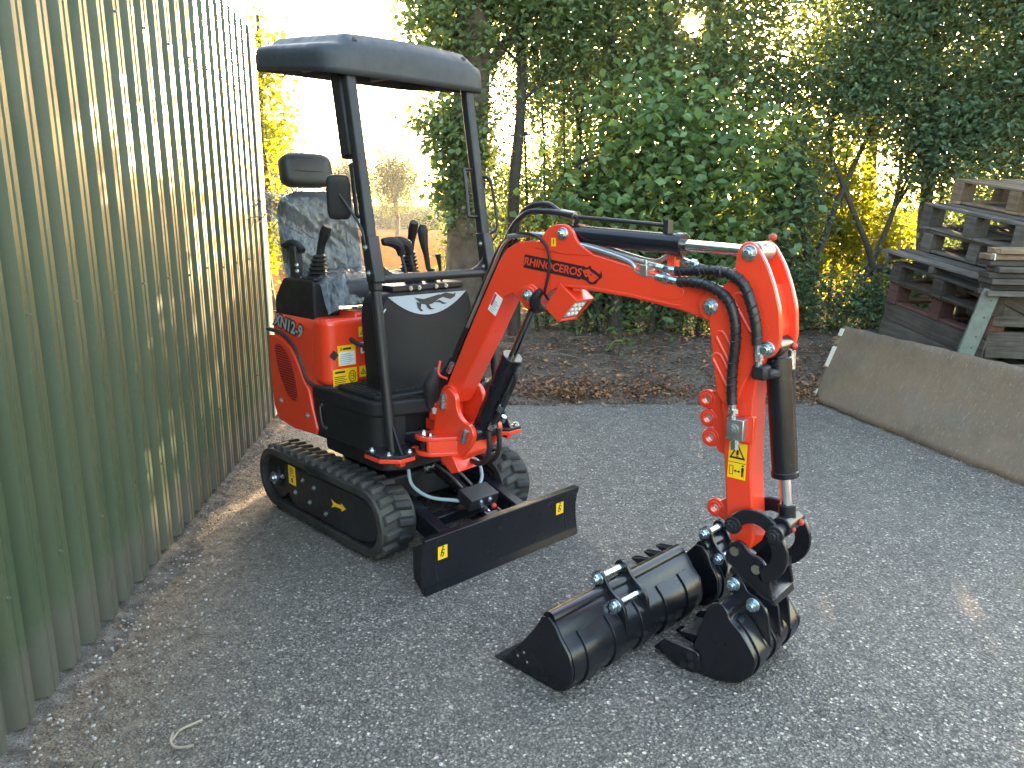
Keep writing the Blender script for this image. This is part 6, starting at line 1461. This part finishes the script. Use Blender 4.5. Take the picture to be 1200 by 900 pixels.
plant('back_tree', 'unseen open crowned tree added behind the hedge to dapple the shed wall', 'tree', (1.0, 16.0, -0.03), [(wob(1.0, 16.0, -0.03, 5.6, 5, (-0.1, 0), 0.08, 94), 0.1, 0.03)],  # hidden by the hedge; added to break up the sunlight on the shed wall
      [(0.9, 16, 2.9, 0.75, 0.8, 0.7), (0.5, 16, 3.9, 0.7, 0.8, 0.7), (1.5, 16, 3.7, 0.8, 0.8, 0.9), (1.7, 16, 2.4, 0.7, 0.7, 0.6), (0.1, 16, 2.3, 0.5, 0.6, 0.7)], 260, 11, 0.11, 0.1, 'leaf_mid', 171, H, 26, bark='bark')
# loose shrub beyond the ivy tree, towards the field
plant('field_bush', 'pale green bush past the ivy clad trunk at the field edge', 'bush', (-0.75, 11.5, -0.03), [(wob(-0.8 + 0.2 * k, 11.5, -0.03, 2.2, 4, (0.05, 0), 0.05, 74 + k), 0.03, 0.01) for k in range(3)],
      [(-0.75, 11.5, 0.9, 0.35, 0.4, 0.7), (-0.65, 11.5, 1.8, 0.36, 0.4, 0.5), (-0.4, 11.5, 2.3, 0.36, 0.4, 0.5), (-0.1, 11.5, 1.4, 0.4, 0.4, 1.0)], 600, 11, 0.08, 0.07, 'leaf_mid', 131, None, 16)
# yellowing tree behind the shed corner
plant('yellow_tree', 'tree with yellowing leaves behind the shed corner', 'tree', (-4.1, 13.0, -0.03), [(wob(-4.1, 13.0, -0.03, 4.6, 5, (0.1, 0), 0.05, 84), 0.09, 0.03)],
      [(-4.0, 13, 3.9, 0.55, 0.6, 0.7), (-4.0, 13, 2.9, 0.5, 0.6, 0.7), (-4.2, 13, 2.0, 0.5, 0.6, 0.8), (-4.1, 13, 1.1, 0.5, 0.5, 0.7), (-4.6, 13, 3.2, 0.6, 0.7, 1.2)], 600, 10, 0.09, 0.10, 'leaf_yellow', 141, None, 20, bark='bark', aspect=0.75)
# far trees along the field
def far_tree(label, x, y, h, w, seed):
    g = random.Random(seed); bl = [(x, y, h * 0.58, w * 0.46, w * 0.46, h * 0.37)] * 6
    for k in range(14):
        t = g.random(); a = g.uniform(0, 6.28); rr = w * 0.5 * math.sin(math.pi * (0.16 + 0.74 * t)) ** 0.8
        bl.append((x + math.cos(a) * rr * 0.85, y + math.sin(a) * rr * 0.85, h * (0.2 + 0.72 * t), w * 0.12, w * 0.12, h * 0.07))
    plant('field_tree', label, 'tree', (x, y, -0.03), [(wob(x, y, -0.03, h * 0.9, 5, (0.2, 0), 0.12, seed), 0.16, 0.04)], bl, 2600, 9, 0.13, 0.13, 'leaf_far', seed, 'trees standing along the far field', 30, bark='bark')
far_tree('round crowned lone tree standing on the far field', -8.3, 56, 6.6, 4.9, 151)
far_tree('smaller lone tree on the far field beside the round crowned one', -12.6, 60, 6.2, 4.4, 152)
far_tree('rounded tree far behind the yellowing tree', -17.0, 58, 8.5, 5.5, 153)
# maize strip at the end of the field
g = np.random.default_rng(5); n = 90000
px = g.uniform(-75, 60, n); py = g.uniform(84, 93, n); pz = g.uniform(-0.03, 2.1, n)
mz = leaf_object('maize_crop', np.stack([px, py, pz], 1).astype(np.float32), g.uniform(0.35, 0.7, n).astype(np.float32), 'maize_leaf', None, 0.1, -0.6, 0.35, 5)
tag(mz, 'strip of tall green maize at the end of the field', 'crop', kind='stuff')

# ------------------------------------------------------------ litter, twigs, stones
g = np.random.default_rng(9); n = 8500
px = g.uniform(-1.2, 6.2, n); t = g.random(n) ** 1.7; py = 6.2 + 1.5 * t + g.normal(size=n) * 0.02
band = g.random(n) < 0.5; py[band] = 6.27 + np.abs(g.normal(size=band.sum())) * 0.11
pz = np.array([bank_z(a, b_) for a, b_ in zip(px, py)]) + g.uniform(0.002, 0.016, n)
lit = leaf_object('leaf_litter', np.stack([px, py, pz], 1).astype(np.float32), g.uniform(0.02, 0.055, n).astype(np.float32), 'dry_leaf', None, 1.3, 0.0, 0.6, 9)
tag(lit, 'dry brown leaves strewn along the soil bank', 'leaf litter', kind='stuff')
n = 2200; px = g.uniform(0, 4.0, n)
pts = np.array([tuple(wp(-1.2 + a * 1.25, 0.02 + abs(q) * 0.16, 0.03)) for a, q in zip(px, g.normal(size=n))]); pts[:, 2] = 0.022 + g.uniform(0, 0.012, n)
lit = leaf_object('wall_litter', pts.astype(np.float32), g.uniform(0.006, 0.017, n).astype(np.float32), 'grit_leaf', None, 1.3, 0.0, 0.6, 19)
tag(lit, 'crumbled dry leaves and grit at the foot of the shed wall', 'litter', kind='stuff')
# broken stems and small stones on the bank
m = MB(); q = random.Random(4)
for k in range(110):
    x = q.uniform(-0.6, 3.2); y = 6.35 + 1.1 * q.random(); L_ = q.uniform(0.08, 0.4); a = q.uniform(-0.6, 0.6) + (math.pi if q.random() < 0.5 else 0)
    p0 = Vector((x, y, bank_z(x, y) + 0.012)); x1, y1 = x + L_ * math.cos(a), y + L_ * math.sin(a) * 0.6
    p1 = Vector((x1, y1, bank_z(x1, max(6.3, y1)) + 0.015 + q.uniform(0, 0.03))); mid = (p0 + p1) / 2 + Vector((0, 0, q.uniform(0.004, 0.03)))
    m.tube([p0, mid, p1], q.uniform(0.0015, 0.0035), n=4, sub=2)
tag(m.build('dead_stems', 'dead_stem', None, smooth=60, fix=False), 'dead stems and twigs lying on the soil bank', 'twigs', kind='stuff')
m = MB()
for k in range(1500):
    if k < 900: p = wp(q.uniform(-1.3, 3.7), abs(q.gauss(0, 0.22)) + 0.02, 0.0); z = 0.012
    else: x, y = q.uniform(-1.3, 4), q.uniform(1.6, 6.2); p = Vector((x, y, 0)); z = 0.003
    r = q.uniform(0.003, 0.008); m.ball((p.x, p.y, z), r, 5, 3, (1, q.uniform(0.6, 1), 0.6), Matrix.Rotation(q.uniform(0, 3), 3, 'Z'))
tag(m.build('loose_stones', 'stone_chip', None, smooth=0, fix=False), 'loose pale stone chips scattered over the asphalt', 'stones', kind='stuff')
TWG = MB(); TWG.tube([(-0.965, 2.11, 0.012), (-1.00, 2.07, 0.016), (-1.012, 2.045, 0.02)], 0.0035, n=6, sub=3); TWG.tube([(-1.03, 2.05, 0.012), (-1.015, 2.0, 0.018), (-0.99, 1.985, 0.010), (-0.945, 1.995, 0.010)], 0.0042, n=6, sub=3); TWG.tube([(-1.015, 2.0, 0.018), (-1.012, 2.05, 0.018)], 0.003, n=6, sub=1)
tag(TWG.build('broken_twig', 'dry_twig', None), 'small broken pale twig lying on the asphalt', 'twig')
# suckers with round leaves on the bank
g = np.random.default_rng(77)
for k, (x, y, lab) in enumerate(((0.98, 7.0, 'young shoot with round bright leaves at the foot of the bush, on the bank crest'), (1.18, 7.15, 'taller young shoot with round bright leaves beside the thin trunk on the bank'))):
    z0 = bank_z(x, y); r_ = empty('young_shoot', (x, y, z0)); tag(r_, lab, 'shoot')
    m = MB(); m.tube([(0, 0, -0.02), (0.02, -0.02, 0.12), (0.0, -0.03, 0.26 + 0.1 * k)], 0.005, n=6); m.build('stem', 'twig_bark', r_)
    nn_ = 14; pos = np.stack([g.normal(size=nn_) * 0.07, g.normal(size=nn_) * 0.06, 0.04 + g.random(nn_) * (0.24 + 0.1 * k)], 1)
    leaf_object('leaves', pos.astype(np.float32), g.uniform(0.07, 0.11, nn_).astype(np.float32), 'leaf_broad', r_, 1.2, 0.0, 0.9, 77 + k)

# ------------------------------------------------------------ faint evening haze
m, nt, out = _nt('haze_air')
pv = nt.nodes.new('ShaderNodeVolumePrincipled')
pv.inputs['Color'].default_value = (0.95, 0.96, 1.0, 1)
pv.inputs['Density'].default_value = 0.0003
pv.inputs['Anisotropy'].default_value = 0.5
nt.links.new(pv.outputs[0], out.inputs['Volume'])
M['haze_air'] = m
b = MB(); b.box((-10, 42, 5.3), (220, 124, 12.8))
hz = b.build('haze', 'haze_air', None, smooth=0)
tag(hz, 'thin evening haze in the low sunlight', 'haze', kind='stuff')
